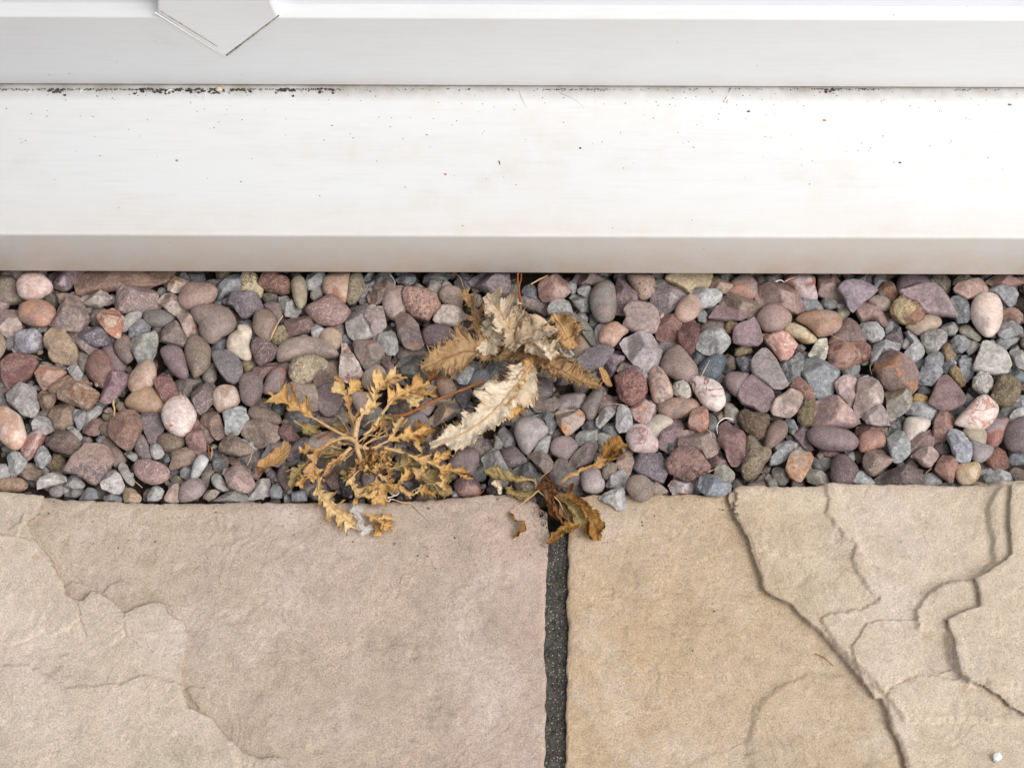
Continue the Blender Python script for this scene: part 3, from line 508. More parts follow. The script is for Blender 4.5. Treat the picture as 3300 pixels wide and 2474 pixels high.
SG = 0.92
STONE_DATA = """
A P 2 c9a296 ddc2b8 b;23,26 24,19 33,11 46,9 57,11 66,19 70,27 67,34 60,38 55,42 46,45 33,43 25,36;pinkish white egg pebble near the threshold
A P 2 a67d6b c48a68 b;25,60 30,51 45,46 60,47 71,54 74,62 70,70 63,77 50,79 35,76 27,70;orange and purple oval pebble
A A 0 8a7868;-4,6 12,6 15,15 25,25 25,35 30,45 20,49 8,50 -4,50
A A 0 9a8a80;12,3 40,3 42,9 30,14 24,19 16,13
A A 1 7a5f66 b09aa0 b;65,8 80,2 135,3 140,9 104,14 102,20 95,28 87,32 70,25 66,17;dark purple stone with white scuffs
N F 1 a07c64 8a6a58 b;24.6,89.9 26.2,88.8 35,86.7 47.5,86.5 55.2,86.6 54.8,89.5 47.8,92.6 40,93 36,93.4 31.5,93.8 25.8,95.2;long terracotta brown slab fragment
A P 0 a08080;-3,35 8,34 12,36 14,41 12,52 6,58 -3,59
A A 1 ad948a;-3,60 15,57 22,58 24,65 29,78 26,88 18,91 9,92 2,87 -3,80;rose beige rounded block at the bed's left end
A P 1 a08068;-5,88 3,91 7,99 8,106 5,114 0,121 -5,121
A A 1 7f6d68 a8a4b0 b;19,99 26,91 38,87 50,88 58,95 61,104 54,110 45,114 22,115 15,106;flat brown stone with a pale grey scuff
A A 1 8b7670 b09488 b;65,74 73,69 84,52 91,42 98,34 104,36 106,46 113,55 118,70 114,78 105,86 90,86 75,82;large mauve pyramid stone
A A 0 b39a84;73,31 91,34 92,39 84,48 79,49 76,40
A L 1 b0a094;107,41 113,37 128,32 138,29 142,33 148,38 146,46 133,54 120,53 110,50;pale oval chip below the terracotta slab
N A 1 9a8280 c8a890 s;38.6,92.3 41.5,91.5 44.5,91.5 47,92.5 50.3,94.5 51.2,98 50.8,99.5 47,100.2 43,100.6 40,100.7 37.4,99 37.8,96;big mauve granite block with cream flecks
A A 2 d0ab94 b56d4c b;130,70 138,58 149,53 157,56 166,70 163,85 160,95 157,96 145,90 135,80;cream pentagon stone with rusty edge
A A 0 8a7268;118,62 124,57 135,54 142,58 134,70 131,80 122,75
A A 2 6f6570 b09aa0 s;99,79 103,75 112,76 130,81 140,87 148,95 145,101 130,107 118,104 105,93;dark purple almond stone
A A 1 8f7a74;90,89 95,87 102,88 112,98 125,106 133,111 130,117 122,118 108,109 96,98
A A 1 a88a6c c0a080 b;62,93 70,86 80,86 88,89 92,95 100,103 103,112 101,129 85,130 72,126 66,120 68,113 63,110 61,101;tan mushroom shaped stone
A L 1 a8a4a0;165,70 172,64 185,60 190,62 183,72 172,83 164,86
A L 1 86868e;172,88 176,78 184,70 193,72 200,76 200,87 190,91 178,97 173,93
N A 1 a6a597 8c8c88 b;41.7,110.4 44.8,108.6 47,107.4 49.5,107.2 50.8,109 50.8,111 50,113.7 48.4,116.2 45.5,117.7 44.5,116.3 42,112.2;pale greenish grey block
A P 1 806a60;154,103 160,95 168,93 173,97 174,105 176,116 177,122 170,128 160,121 154,111
A P 0 84696a;137,108 150,101 155,112 160,121 168,130 165,140 150,140 140,120
A P 0 8b8074;103,119 107,114 114,116 120,120 118,132 110,142 105,130
A P 1 8e6358;116,135 120,124 127,115 135,113 145,122 150,132 152,139 145,148 139,160 128,155 117,143;brick red egg pebble
A L 2 b3b1ae;89,134 95,130 104,132 107,138 111,144 108,150 101,151 95,146 91,140;small white grey pill chip
A F 1 84524e 9c7068 b;3,140 3,128 14,119 32,118 48,123 50,130 46,138 41,146 30,155 12,163 5,152;dark red slab of stone
A A 1 b58b78 c07a58 b;48,142 55,135 66,132 78,135 89,143 80,150 58,163 52,154
A L 0 9a9694;50,133 55,127 63,126 71,130 62,135
A L 0 c0aca0;71,132 80,130 88,130 88,136 79,138
A L 0 9c9894;43,83 55,79 68,79 62,86 50,88
A P 0 8f6b6a;-4,128 3,132 4,145 10,163 4,168 -4,160
A L 0 6c7470;8,95 18,92 26,90 20,102 14,110 8,108
A L 0 80828a;148,98 160,90 166,88 166,95 156,103 152,106
A R 0 5c5046;58,36 66,36 73,38 76,48 72,56 62,48 56,44
B L 2 a6a09c b8b4b4 b;8,12 20,2 30,-3 43,-1 48,8 50,22 53,30 51,38 43,43 30,40 20,32 12,22;large grey limestone block
B A 1 7b6053 a08064 b;49,13 56,6 66,9 76,17 72,26 66,33 58,33 52,24
B R 2 c0a186 a06c48 b;78,12 90,4 103,-1 120,2 130,10 132,15 126,23 118,32 108,31 95,25 80,20;porous tan honeycombed stone
B R 1 a88468;67,5 75,-4 90,-8 112,-7 122,0 110,6 90,12 76,16 68,10
B A 1 8d6a6e b08c90 b;133,20 140,0 143,-11 150,-15 172,-12 170,0 158,15 152,21 142,23;dusty maroon prism
N P 2 c4a48c b08872 b;41.3,124.5 41.8,121.8 43.5,119.2 46,116.8 48.5,116.3 50,117.8 50.3,120.5 49.8,123.5 48,125 45.5,126.2 43,126.4;smooth cream and tan egg pebble
N P 1 b08c68;41,129 42.8,127 45.5,125.6 48.5,125 50,126.2 52,129.5 52.8,132 50,132.8 46,132.8 42.5,131.8 40.8,130.2;golden brown pebble
B P 2 d09c80 e6ccb8 b;-3,33 8,30 17,35 26,42 31,52 35,66 33,76 27,84 18,86 10,82 0,72 -5,60 -5,40;salmon and white egg pebble
B L 0 888a88;-3,12 2,10 8,20 12,29 5,31 -3,31
B L 1 b0a8a4;44,54 48,44 55,42 63,43 69,47 72,57 70,61 60,67 52,63 45,61
B L 0 70747a;34,52 39,51 46,58 38,70
B P 0 7e6a5e;40,48 50,38 60,35 66,37 66,43 50,45 44,52
B A 1 967a62 806650 b;66,38 73,28 80,23 95,26 99,32 97,45 98,54 90,57 85,62 75,60 72,50 66,43;tan faceted prism stone
B P 1 9a6058 c8a8a0 b;29,84 34,74 42,66 52,60 58,65 60,70 56,78 50,90 40,98 33,101 30,93;dark red oval pebble
B A 2 7f675c 6a544a b;59,72 65,66 78,58 85,60 96,66 105,75 109,80 107,88 90,93 72,88 62,79;broad dark brown wedge stone
B L 2 a5a5a4 c4c4c0 b;46,100 50,90 57,79 63,85 69,98 64,105 57,112 48,107
B L 1 a8a8a6 c4c4c0 b;10,98 14,88 25,91 33,100 36,106 28,116 16,124 12,115 12,108
B A 1 8f7562 b09880 b;26,121 35,110 44,103 55,112 58,118 50,128 38,127
B L 1 a6a6a6;-3,108 8,106 12,115 12,125 0,126 -4,122
B P 1 a88668 806040 s;-4,128 15,125 28,126 35,132 35,138 25,142 10,142 -4,140;speckled tan sausage pebble against the paving
B L 2 c2bcb2 d8d4cc b;50,133 55,125 66,119 75,117 86,120 88,127 80,132 62,136 50,140
B L 1 9c9c9c;84,134 88,124 95,121 105,124 114,134 110,138 98,139
B P 1 9a9090;66,142 70,137 80,134 84,140 82,148 74,150 68,148
B A 0 86807c;86,148 92,141 105,139 114,139 108,146 100,151
B L 1 90949c;105,151 112,144 120,137 128,140 131,152 118,154
B F 2 ae8c7e 70606a v;86,115 92,106 96,98 110,85 113,79 130,80 143,82 148,90 153,99 150,107 140,118 134,130 128,135 122,133 112,126 100,120 88,118;large flat mauve stone with dark vein lines
B L 2 c4bcb6 d0c8c4 b;134,130 136,121 143,115 152,115 161,121 166,133 163,141 158,145 145,142 137,139;white rounded disc stone
B L 1 a8a49a;158,112 160,104 164,102 170,108 175,118 180,127 177,134 170,130 163,122
B R 0 8a7450 685830 s;62,104 74,94 82,95 87,101 88,110 84,118 74,118 64,112
B A 1 9c7068;110,60 116,51 125,46 133,43 138,50 132,56 131,67 122,68 112,64
B L 1 96999c;95,40 98,32 106,31 115,35 112,50 108,60 105,62 101,52
B L 1 a0a19e;113,47 118,35 128,28 136,29 136,36 128,44 115,53 109,58
B L 1 a4a4a0;88,56 95,54 103,60 110,68 107,74 100,68 92,62
B R 0 a08a66;137,40 142,36 150,37 151,44 145,50 138,48
B R 0 9c8868;154,30 158,23 166,24 169,35 160,37
B P 0 9c8474;132,60 135,52 142,50 150,50 150,60 148,71 138,68
B A 2 99705f 886050 b;146,60 148,48 155,40 168,35 182,36 190,46 191,60 182,75 176,86 170,88 158,82 148,70;big brick brown heart shaped stone
B P 0 8a7062;135,78 143,73 150,75 158,84 165,93 168,100 160,107 152,108 148,94 140,86
B P 1 857472 a89894 s;180,82 184,70 189,67 195,73 201,88 202,98 195,100 185,95
B L 1 a09e96;165,90 173,88 183,94 184,98 180,103 170,97
N P 2 a8807c dcb8ac s;43.2,150.3 44.3,148.6 47,148.3 49.7,148.7 52,149.5 54,151 54.6,152.6 53.7,154.5 51,155.8 48,155.8 45,154.3 43.5,152;pink crackled granite egg
B A 1 b0926c c8a868 b;164,145 167,138 178,138 189,151 187,157 166,157
B L 1 82868c;138,150 145,146 155,147 163,151 160,156 140,156
B L 0 8c8078;108,77 113,67 118,68 124,74 115,80
D L 1 a8a8a8 c0c0bc b;3,140 8,131 15,127 20,131 23,136 18,146 10,148 3,148
N L 0 8c9298;46.1,161.2 46.6,158.5 48,157.2 49.5,156.5 48.5,160 47.8,161.4
D P 2 e0ccc4 c0624c v;21,38 24,28 32,19 40,16 50,16 57,23 62,32 64,40 60,50 55,60 46,65 35,62 27,56 23,48;white pebble with red veins
N A 2 93605a a87870 b;49.1,122.3 51.8,121.5 54.5,120.4 55.5,122.2 57,125.5 58,127.5 55.8,128.8 53.7,130.1 52,128.7 50.5,126;maroon cut block
N A 1 7c6c6e;45.2,133 45.8,131.5 48,131.2 51.5,131.2 52.6,133.5 53,137.5 51.5,141.2 50.5,142.5 48.5,142.8 47,140 46,137;tall dark purple grey block
D P 1 7d6650 665040 s;16,69 20,64 35,62 45,63 49,67 48,76 36,85 24,84 17,77
D A 2 a2756c 846058 b;51,70 54,60 58,52 62,44 65,41 69,48 73,60 77,75 77,88 70,90 60,85 52,76;red pointed leaf shaped stone
D A 0 7f6c60;70,50 78,53 85,60 88,67 83,72 78,74 73,62
D A 1 8c6c60 a88878 b;71,46 74,37 80,31 86,29 90,36 96,44 99,55 101,66 90,69 84,64 78,54 70,49
D A 1 85706c a89090 s;58,8 62,5 75,-2 85,-5 88,5 83,18 85,24 72,37 66,35 60,22
D P 2 b8957e d8bfae b;85,13 90,5 100,1 112,3 118,12 119,22 110,30 95,35 88,28 84,20;tan pebble with a cream facet
D P 2 836b66;119,0 122,-10 132,-15 142,-13 147,-6 149,3 146,15 138,25 130,26 122,18;smooth dark purple brown egg
D L 2 b4b6b8 d0d0d0 b;98,38 103,32 112,27 120,25 127,28 128,35 131,44 125,53 118,62 108,63 101,60 101,48;white grey knuckled limestone piece
D P 2 846c5c;131,36 134,29 142,28 155,31 168,38 172,45 168,50 155,49 140,45 133,41;brown sausage pebble
D A 1 8a7264 a89080 b;122,57 127,49 135,45 150,46 162,50 168,54 169,68 160,75 150,79 142,79 132,70 124,64;brown roof shaped stone
D A 2 96806a 806a58 b;93,79 98,72 104,66 111,63 120,70 128,77 137,84 136,88 120,91 105,88 94,84;tan triangular stone like an arrowhead
D A 1 875e58;169,55 175,50 183,49 190,60 198,68 190,71 178,72 172,66
D A 1 9c9898 8c7878 b;153,88 158,75 168,70 180,72 182,78 178,88 176,100 168,105 150,100 148,95
D P 1 776a70;180,88 190,75 200,68 207,72 200,85 190,95 182,96
D L 1 b4b2ae;122,68 127,68 135,73 143,80 141,83 135,82 125,74
D A 1 957a68;33,83 48,80 60,86 66,92 62,100 50,104 33,107 31,104 34,98
D P 2 b0b0b0 d0d0cc b;58,113 61,100 66,92 72,90 79,94 79,99 73,108 68,116 61,120 58,118;shiny white grey bean pebble
D L 1 9a9a9c;44,108 50,103 58,105 58,118 50,120 44,116
D L 1 bab6b2;5,77 12,74 17,77 24,88 20,93 12,95 7,90
D L 0 80848a;14,98 25,90 34,88 34,98 26,104
D A 0 8a7c70;70,118 78,105 82,97 88,98 88,108 83,120 78,130 75,138 73,128
D L 1 a8a6a2;84,118 88,112 93,114 100,122 106,133 98,136 88,131 84,124
D A 2 987a72 b09088 b;97,112 100,105 115,104 125,106 133,115 139,124 138,128 130,136 118,135 105,130 101,118;broad dusty mauve block
D A 0 a08578;103,90 111,89 120,93 132,106 135,114 122,108 110,102
D A 0 6f6c70;85,85 92,80 100,86 106,95 104,105 95,114 88,108 84,95
D A 0 857270 a09090 s;121,96 130,90 138,82 148,80 151,84 148,95 140,105 132,106 125,100
D A 1 b0a49e c4bab4 b;130,140 137,128 146,120 156,119 158,126 157,140 141,144 132,146
D L 1 80868c;158,138 162,128 168,124 174,134 172,143 160,144
D L 1 8c949c;185,138 190,134 202,134 205,147 190,149 186,147
D L 0 8e8c88;175,135 180,137 184,149 176,149
D P 1 7f625c;168,115 172,105 178,102 182,108 186,118 182,130 178,133 171,125
D P 2 98827e;42,138 46,128 55,121 64,119 72,122 75,130 73,138 66,144 55,148 44,148;smooth mauve egg resting on the paving edge
D A 1 c8a898 c07c60 b;22,146 30,134 40,123 44,134 42,149 30,149
D A 0 a08a72;29,118 33,113 45,118 54,124 50,128 35,126
D A 1 a09080;72,143 78,136 90,134 94,136 88,144 80,147
D A 1 94908a;85,147 95,141 108,134 118,136 128,140 130,149 105,149
D L 0 8f7878;153,115 160,108 168,113 167,120 162,125
D A 0 a08474;133,114 140,102 147,97 150,108 142,120
N A 0 80726a;56.3,122.7 60,121.9 64.5,121.9 65,123 62,125 61.5,127 60,128.2 58,126.2
D A 1 8c7866 a08c7c b;168,10 180,3 195,-3 208,-4 214,4 218,20 220,30 205,33 190,27 178,23 170,18;broad brown flat-topped stone under the yellow weed
F F 1 83706e;8,8 15,1 30,-3 38,-3 44,14 41,24 35,34 31,40 20,40 13,34 8,20;mauve slab stone beneath the forked yellow leaf
C P 0 7a706a;-2,60 5,57 18,56 28,58 36,66 28,74 15,76 0,72
C A 1 d8c4b0 c08850 b;29,22 35,13 45,15 57,21 50,27 44,32 36,34 29,30;white crystal with an orange stain
C A 1 cdb8a8 a88c7c b;15,42 20,36 26,32 33,35 42,39 44,48 55,56 50,60 39,62 28,56 18,47;cream quartz wedge
C P 2 a08074;42,43 45,32 52,24 62,20 78,22 87,26 91,32 86,43 75,50 60,54 48,52;big rose brown oval pebble
C A 2 bfa090 a07c70 b;39,62 45,59 55,59 61,65 63,73 67,79 66,87 60,89 54,91 48,82 44,72;small pinkish beige block
C P 2 8f7a70;58,58 66,52 80,50 95,51 107,58 114,70 112,80 105,85 98,88 88,96 80,96 72,90 68,82 68,75 63,70;largest grey brown pebble with a chipped end
C A 0 948678;73,20 85,17 95,18 98,22 90,28 80,24
C A 1 93979a 7c7c84 b;91,36 92,28 102,18 112,10 120,10 120,20 121,32 108,35 100,36 93,41;blue grey fin shaped stone
C R 1 dcc898 8c6a30 s;120,18 127,10 135,9 142,12 143,22 150,31 146,37 135,34 123,33 121,25;cream stone with yellow lichen and a brown streak
C R 1 a0705c c09080 s;144,17 149,11 163,8 170,12 178,15 184,25 181,33 173,35 162,32 150,28 145,25;rough rust red stone
C P 2 a8977a 908464 b;186,18 194,12 202,17 205,35 203,47 196,53 190,46 186,30;upright khaki lozenge stone
E L 1 a3a3a6;-2,10 8,8 17,10 19,14 15,22 6,30 -3,29 -6,22
E L 0 9a938a;1,31 6,27 15,25 18,33 15,38 5,43 0,40
C A 2 7c6e76 9a8a90 s;98,40 105,35 120,34 138,33 143,38 148,47 151,55 138,57 130,65 122,66 112,52 100,46;purple grey pyramid stone
C A 0 6a4c4c;86,44 95,41 100,46 108,54 118,62 115,67 105,60 93,50
C P 1 857068;150,50 158,46 166,46 172,50 174,60 170,70 164,68 156,57
C P 2 93796a;137,68 139,60 146,55 155,56 163,63 166,72 162,85 157,94 148,92 141,86 137,78;smooth brown egg beside a straw
C L 1 a09e9a;169,37 179,36 186,44 192,54 195,58 192,63 177,63 174,52 170,46
C R 0 5c5a4c;146,36 160,33 168,38 162,46 152,48 148,42
C A 1 85645e;178,68 190,64 205,63 213,68 214,72 208,82 200,83 184,89 180,80
C L 0 aaa8a8;182,90 192,86 200,82 206,84 214,93 198,97
C R 1 a89468 8c7848 s;159,95 160,86 168,78 175,77 182,90 178,98 170,101 163,98
C P 2 dccab0 c4ac8c b;104,98 107,88 116,82 118,76 123,75 131,77 135,83 133,92 131,100 134,112 132,118 124,118 112,112 105,106;cream peanut shaped pebble
C L 0 858886;114,66 118,63 128,66 136,71 140,86 140,92 135,95 130,86 117,78
C L 0 868a94;81,105 88,95 97,88 104,90 106,98 105,108 90,110
C F 2 7e7478;83,111 90,107 105,107 115,113 121,122 124,135 121,145 112,150 104,147 96,138 88,125;flat slate purple oval stone
C R 1 8a706e b89a90 s;136,98 142,92 147,92 158,98 168,107 166,112 158,119 145,126 140,120 136,110
C R 0 a8905e;118,122 128,118 137,116 143,127 135,135 128,138 124,133
C A 1 84605c;135,135 150,123 166,120 168,128 158,134 150,142 148,150 143,140
N P 2 a48c80;89.5,115 90,112.2 92.5,110.1 97.5,109 103,109.7 106.5,111.5 108.5,113.5 108.2,115 104,115.3 99,115.4 95,116 92,116.2 90,116.5;long smooth taupe pebble
C A 1 8c7870 a89084 b;16,86 25,76 38,70 46,80 50,88 54,96 48,103 30,98 16,92
C P 2 82696c;19,108 25,102 35,101 45,105 49,112 52,125 54,136 50,142 42,141 33,134 25,122;purple oval pebble leaning on a brown one
C P 2 85705f;50,105 55,92 64,88 75,94 82,105 82,120 80,128 70,137 62,141 56,130 51,118;olive brown oval pebble
N R 2 c0a988 dcc898 s;93.5,119.5 94.2,117 96.5,115.7 101,115.5 103.5,116 105.5,117 105,118.5 102,120.5 100,123 97.5,123.5 95,123.5 93.7,121.5;cream stone with a yellow lichen crust
C P 2 917a76 a0685a b;150,153 155,140 165,130 175,129 179,137 176,148 172,158 165,162 155,162 150,160
C L 0 b89490;168,122 185,117 194,122 186,130 178,136 172,132
C L 0 909498;174,154 180,145 190,148 186,155 176,158
C P 0 857c72;72,142 75,130 82,125 88,130 90,140 85,148 80,149
E A 1 82685c;0,143 10,133 25,125 34,120 36,128 33,145 20,151 5,152
C L 0 5a5e68;54,6 72,5 76,18 60,23 54,14
C L 0 60605f;34,6 50,6 56,18 48,19 36,12
C A 0 8c7c64;89,7 108,6 107,13 97,19 90,14
C R 0 5c5c58;184,10 194,8 200,14 190,20
E P 2 9c7770 b89c90 s;-5,54 10,45 20,38 27,37 38,44 48,52 51,58 44,68 35,73 20,74 8,70;grainy rose red rounded triangle stone
E P 1 c8a68a b87c64 b;17,20 20,14 30,10 48,10 52,14 50,28 46,42 40,45 30,40 19,33;cream and orange pebble
E R 1 a89878 8c7c58 s;47,24 52,14 58,9 64,11 68,20 67,32 62,40 55,45 48,45 46,38;khaki rough stone
E L 0 8e8e90;68,16 74,7 80,7 82,25 76,40 65,48 62,40 66,28
E L 0 66686c;80,12 90,6 102,8 106,16 92,22 82,26
E A 1 7f6a64 9c8070 b;73,37 78,27 90,21 100,27 98,37 93,45 82,50 75,44
E A 1 8a7064;90,20 100,16 107,20 108,25 104,28 98,30 92,24
E A 1 a49a94 b8b0aa b;46,70 50,62 60,52 73,44 82,50 82,65 79,78 80,90 68,94 56,93 50,88 47,78;big translucent grey flint
E A 2 a8928e bca6a0 b;68,64 75,54 85,49 92,50 94,60 97,75 90,82 84,94 80,92 76,78 70,70
E P 1 b09c92 a08070 b;94,40 97,30 105,27 118,27 121,36 120,48 120,58 108,66 98,62 93,52;stout beige upright stone
E R 2 cc9c88 7a5450 s;117,35 121,29 135,30 150,32 160,38 165,48 164,53 155,60 149,70 135,65 128,62 119,48;pink granite stone with dark speckles
E L 1 a49c94;131,29 136,20 141,23 146,31 138,34
E L 1 a09a92;148,31 154,17 166,20 166,30 164,37 156,36
E L 0 a8a49a;166,27 170,17 180,22 176,28
E P 2 ac9282;164,38 166,30 173,25 185,26 192,32 194,44 190,52 180,52 170,47;round fawn pebble crossed by hairs
E A 2 bca69c d4c4b8 b;156,68 160,56 165,51 180,52 192,55 201,61 195,67 185,75 175,75 160,72;pale half moon stone
E L 1 70727c;108,15 115,12 122,9 132,9 135,15 130,22 124,24 112,20
E L 0 77777a;143,12 160,7 177,8 176,16 165,19 150,17
N A 1 8d7a80 a89898 s;151.2,90.2 153.5,88.5 158,87 163.5,87.5 164.2,92.5 163.5,94.5 161,95.2 158.5,95 156,93.5 153,92;speckled mauve stone behind the thistle
E L 0 68686a;183,20 190,13 200,14 207,22 200,30 188,27
E A 2 84706e 9c7a68 b;110,75 108,65 112,56 120,58 130,66 137,75 141,90 145,97 140,102 130,105 120,102 112,90;tall plum prism with a rusty edge
E P 2 7f686e;143,85 148,78 158,75 172,76 182,82 186,90 180,98 165,103 152,101 145,94;smooth plum oval pebble
E A 1 6c5250;184,76 195,71 207,70 208,85 202,98 190,95 186,84
E L 2 b2b0aa ccc8c0 b;84,94 88,85 95,80 103,79 108,83 111,94 112,105 108,112 98,112 92,104 86,98;white grey rounded limestone cone
E P 0 857468;111,103 125,104 142,100 149,105 147,117 130,116 115,119
E A 2 a4857c 8c8070 b;54,96 58,91 70,90 80,93 90,103 95,111 88,120 78,128 70,131 64,122 57,110;rose and grey thumb shaped stone
E A 1 866a68;90,118 94,113 100,118 108,130 110,137 108,142 100,138 92,126
E A 1 6c6c6a;111,122 118,115 130,113 142,117 142,130 150,140 146,145 128,141 118,138 113,130;dark green grey stone with worn rim
E P 2 b09a8a c4b0a0 b;66,147 68,138 75,128 85,125 93,130 99,140 101,146 92,155 80,157 70,154;glossy tan heart shaped pebble
E A 2 d0beb4 a86858 b;36,138 38,122 40,105 39,96 46,95 52,107 58,118 64,128 68,135 62,142 48,146 38,143;white cone stone with a red spot
E P 1 bda084;13,90 17,82 25,79 34,82 39,90 38,100 32,105 24,103 16,97
E L 1 b0b0b0;1,80 7,70 14,76 20,80 15,90 10,96 3,90
E P 0 84746a;20,77 30,71 42,74 42,84 38,90 30,82
E L 0 7e8288;40,80 46,75 50,88 57,95 52,102 40,96
E L 1 9a9c9e;183,136 188,128 198,127 208,130 205,143 200,149 190,148 184,142
E L 0 7e848c;176,142 190,146 202,152 190,157 180,154
N P 1 74767c;151.5,123 152.5,120.5 154.5,119.3 157,119.7 157.8,122 157,124.5 154.5,125 152,124.5
E P 1 a07c60;161,150 163,142 172,141 180,147 186,158 182,164 172,167 165,162;orange brown knob beside the red stalk
F A 1 6d6266;184,8 190,2 203,1 206,10 198,30 194,33 186,20
F P 1 d0b8a8;53,17 56,11 65,10 75,12 80,20 76,29 70,36 65,37 58,28;small peach white pebble
F A 1 866a60;108,24 120,20 130,27 129,33 118,31
F P 0 5c5054;99,33 106,24 117,30 122,36 112,40 102,38
F A 1 8f7a76;131,20 145,14 157,20 157,30 150,39 140,36 133,28
F P 1 8a7e7c;116,60 122,45 135,37 143,38 152,50 154,65 150,72 140,72 125,66;grey brown dome under the yellow leaves
F A 2 7a7072 a88658 b;150,44 158,35 172,20 184,17 192,24 192,30 185,38 170,47 158,54 152,50;slate slab with a yellow brown patch
F P 0 4c4c52;140,75 150,72 162,80 160,90 142,90
F P 0 6f5054;184,82 195,76 207,84 195,88
F P 1 836f70;178,105 183,90 195,84 208,83 214,92 212,103 206,114 195,112
F L 0 707478;204,115 212,103 223,101 223,120 212,123
F P 1 6d5358 a87c70 b;184,128 190,120 198,117 210,120 216,132 212,140 200,142 190,140;maroon dome pebble with a pink stripe
F L 0 b0b4b8;178,138 188,133 194,142 182,144
F P 1 b09c94;67,125 67,115 72,111 80,115 80,128 73,132
F R 0 524c4e;36,125 40,110 50,106 57,115 55,135 50,144 42,140
F A 0 7c6050;18,122 25,106 37,110 42,118 40,130 28,132
N P 1 c0a49a d8c8c0 b;98.5,144.2 100.5,141.2 103.5,139.8 107.5,140 109.5,142 109.2,144.5 106,145.5 101,145.5;pinkish white pebble under the weed's left arm
F P 0 6e5c50;8,95 25,84 47,87 57,95 54,112 30,112 13,107
G L 0 7f7b6a;36,18 43,13 50,22 49,45 40,44 34,30
G L 1 787c84;51,30 57,24 65,22 70,28 72,42 65,40 55,36
G A 2 b8968a 9c7064 b;73,28 76,20 85,13 93,8 99,10 108,19 115,27 113,33 105,40 92,46 80,45 75,40;pink pyramid stone touching the threshold
G R 0 a08c88;48,40 62,38 75,44 88,49 86,56 80,62 60,54 48,48
G L 1 8c9096;108,17 118,18 122,24 120,33 115,35 113,28
G A 1 8f7a74;117,18 122,8 135,8 150,10 157,16 148,20 140,24 125,22
G L 1 a4a4a6;122,30 130,22 140,27 141,29 136,40 124,34
G L 1 8f8e8a;113,40 118,34 125,36 138,42 137,55 127,58 118,50
G L 2 a2a09e;84,56 88,48 100,42 111,42 117,54 116,58 105,60 95,62 86,61
G P 2 85827f 8f7a70 b;139,40 143,28 152,20 160,19 168,24 171,35 172,50 170,63 163,70 152,70 145,64 140,52;smooth blue grey egg pebble with a pale scratch
G A 1 876f6e;171,28 175,15 179,10 185,12 192,24 198,36 199,48 190,53 182,60 173,58
G P 1 ac8c78 805040 s;188,14 195,11 210,11 219,15 221,25 219,33 210,40 202,40 195,28;tan pebble with dark pits
G F 1 7a746c;107,66 116,58 125,64 135,72 142,82 148,95 147,102 140,100 132,90 125,78 112,70;long grey slate splinter
G L 0 a09c98;122,60 130,56 136,66 134,74 125,68
G L 0 808084;138,58 145,62 152,70 146,82 138,76
G L 1 a6a8ac;144,85 148,74 155,70 163,71 160,78 154,90 157,100 150,101
G P 2 b8866c c8a08c b;150,90 153,80 163,73 172,71 180,76 187,82 180,88 172,98 167,102 158,99 151,96;glossy orange brown stone
N F 2 a48c86;200.8,100 203,98 206,97.8 209.5,98.5 211.8,100.5 212.6,104 211.2,107 207.5,107.7 204.5,107 200.5,104.8 201.8,102.7;chipped dusty mauve disc stone
N A 2 ac9ea0 c0b4b8 b;200,110 201.8,108.4 206,107.8 209.8,107.5 211.2,109.8 213.4,112.8 213,115 212.2,118 210.5,119.5 209.2,121.2 206,119 203,116 201,113;large pale mauve shield stone
G P 0 a08872;118,100 125,89 133,91 142,102 144,110 132,114 125,120 115,116
G F 2 7a6e76;112,122 125,117 135,107 150,100 160,100 169,106 165,115 155,127 148,132 130,133 115,131 110,126;dark purple layered slate stone
G A 1 705c66 907a88 b;157,125 165,112 175,105 183,112 182,120 173,128 168,140 162,142 158,132
G A 1 807070 b0a490 b;174,133 182,122 188,118 195,125 205,135 213,142 212,150 205,146 190,140
G A 1 b08c70;150,135 155,127 160,135 166,150 163,152 155,145
H R 2 a86f66 7a4c48 s;172,5 170,-8 178,-17 190,-19 205,-12 211,5 208,18 198,25 190,27 178,18;brick pink rough granite stone
G L 1 74777a;5,130 12,122 25,121 33,128 34,133 22,140 18,146 10,140
G P 1 6c7078;-2,134 8,132 12,142 8,150 -2,150
G L 0 8f9294;35,127 42,123 48,130 44,138 36,136
G A 1 8c8884;64,137 72,130 82,132 88,138 88,145 70,145
G P 1 7a5650;20,142 25,134 33,133 34,140 30,150 22,150
G L 0 8f9090;133,136 140,129 152,132 154,142 143,144
H P 1 6e6064;64,0 66,-5 80,-7 90,-3 91,8 88,14 78,18 66,16
G R 0 54443e;70,118 78,116 87,125 84,134 70,130
H A 1 83736a;64,28 66,15 74,17 86,21 95,14 102,15 100,25 93,33 85,36 70,34;brown crescent edged stone
H P 0 9c8c88;97,25 100,16 110,13 128,12 132,17 126,30 112,31 100,35
H P 1 80726c;128,28 135,18 142,10 154,5 155,15 150,30 144,42 136,43 131,36
H L 0 a88480;153,22 156,13 163,12 172,20 174,28 160,30 152,37 148,28
H A 2 c0a89c c88c48 b;95,36 97,31 108,28 118,29 127,31 132,36 132,45 126,54 115,63 109,67 103,58 97,48;cream quartz with an amber patch
H L 2 b0aaa2 c8c4b8 b;146,42 150,36 162,28 172,26 173,32 168,40 158,50 152,55 147,50;knobbly pale limestone finger
H L 0 78787a;128,55 136,45 142,43 150,54 156,63 145,60 135,59
H L 1 85868a;154,55 160,49 172,46 173,58 170,67 162,64 156,60
H L 2 b4b4b4;172,45 174,30 178,25 188,29 192,40 192,52 186,60 176,61 172,55;upright pale speckled limestone
H A 2 c4a8a2 c07050 b;189,34 192,25 200,18 210,15 217,22 222,28 218,40 213,50 204,50 195,44;pink fractured stone with orange corner
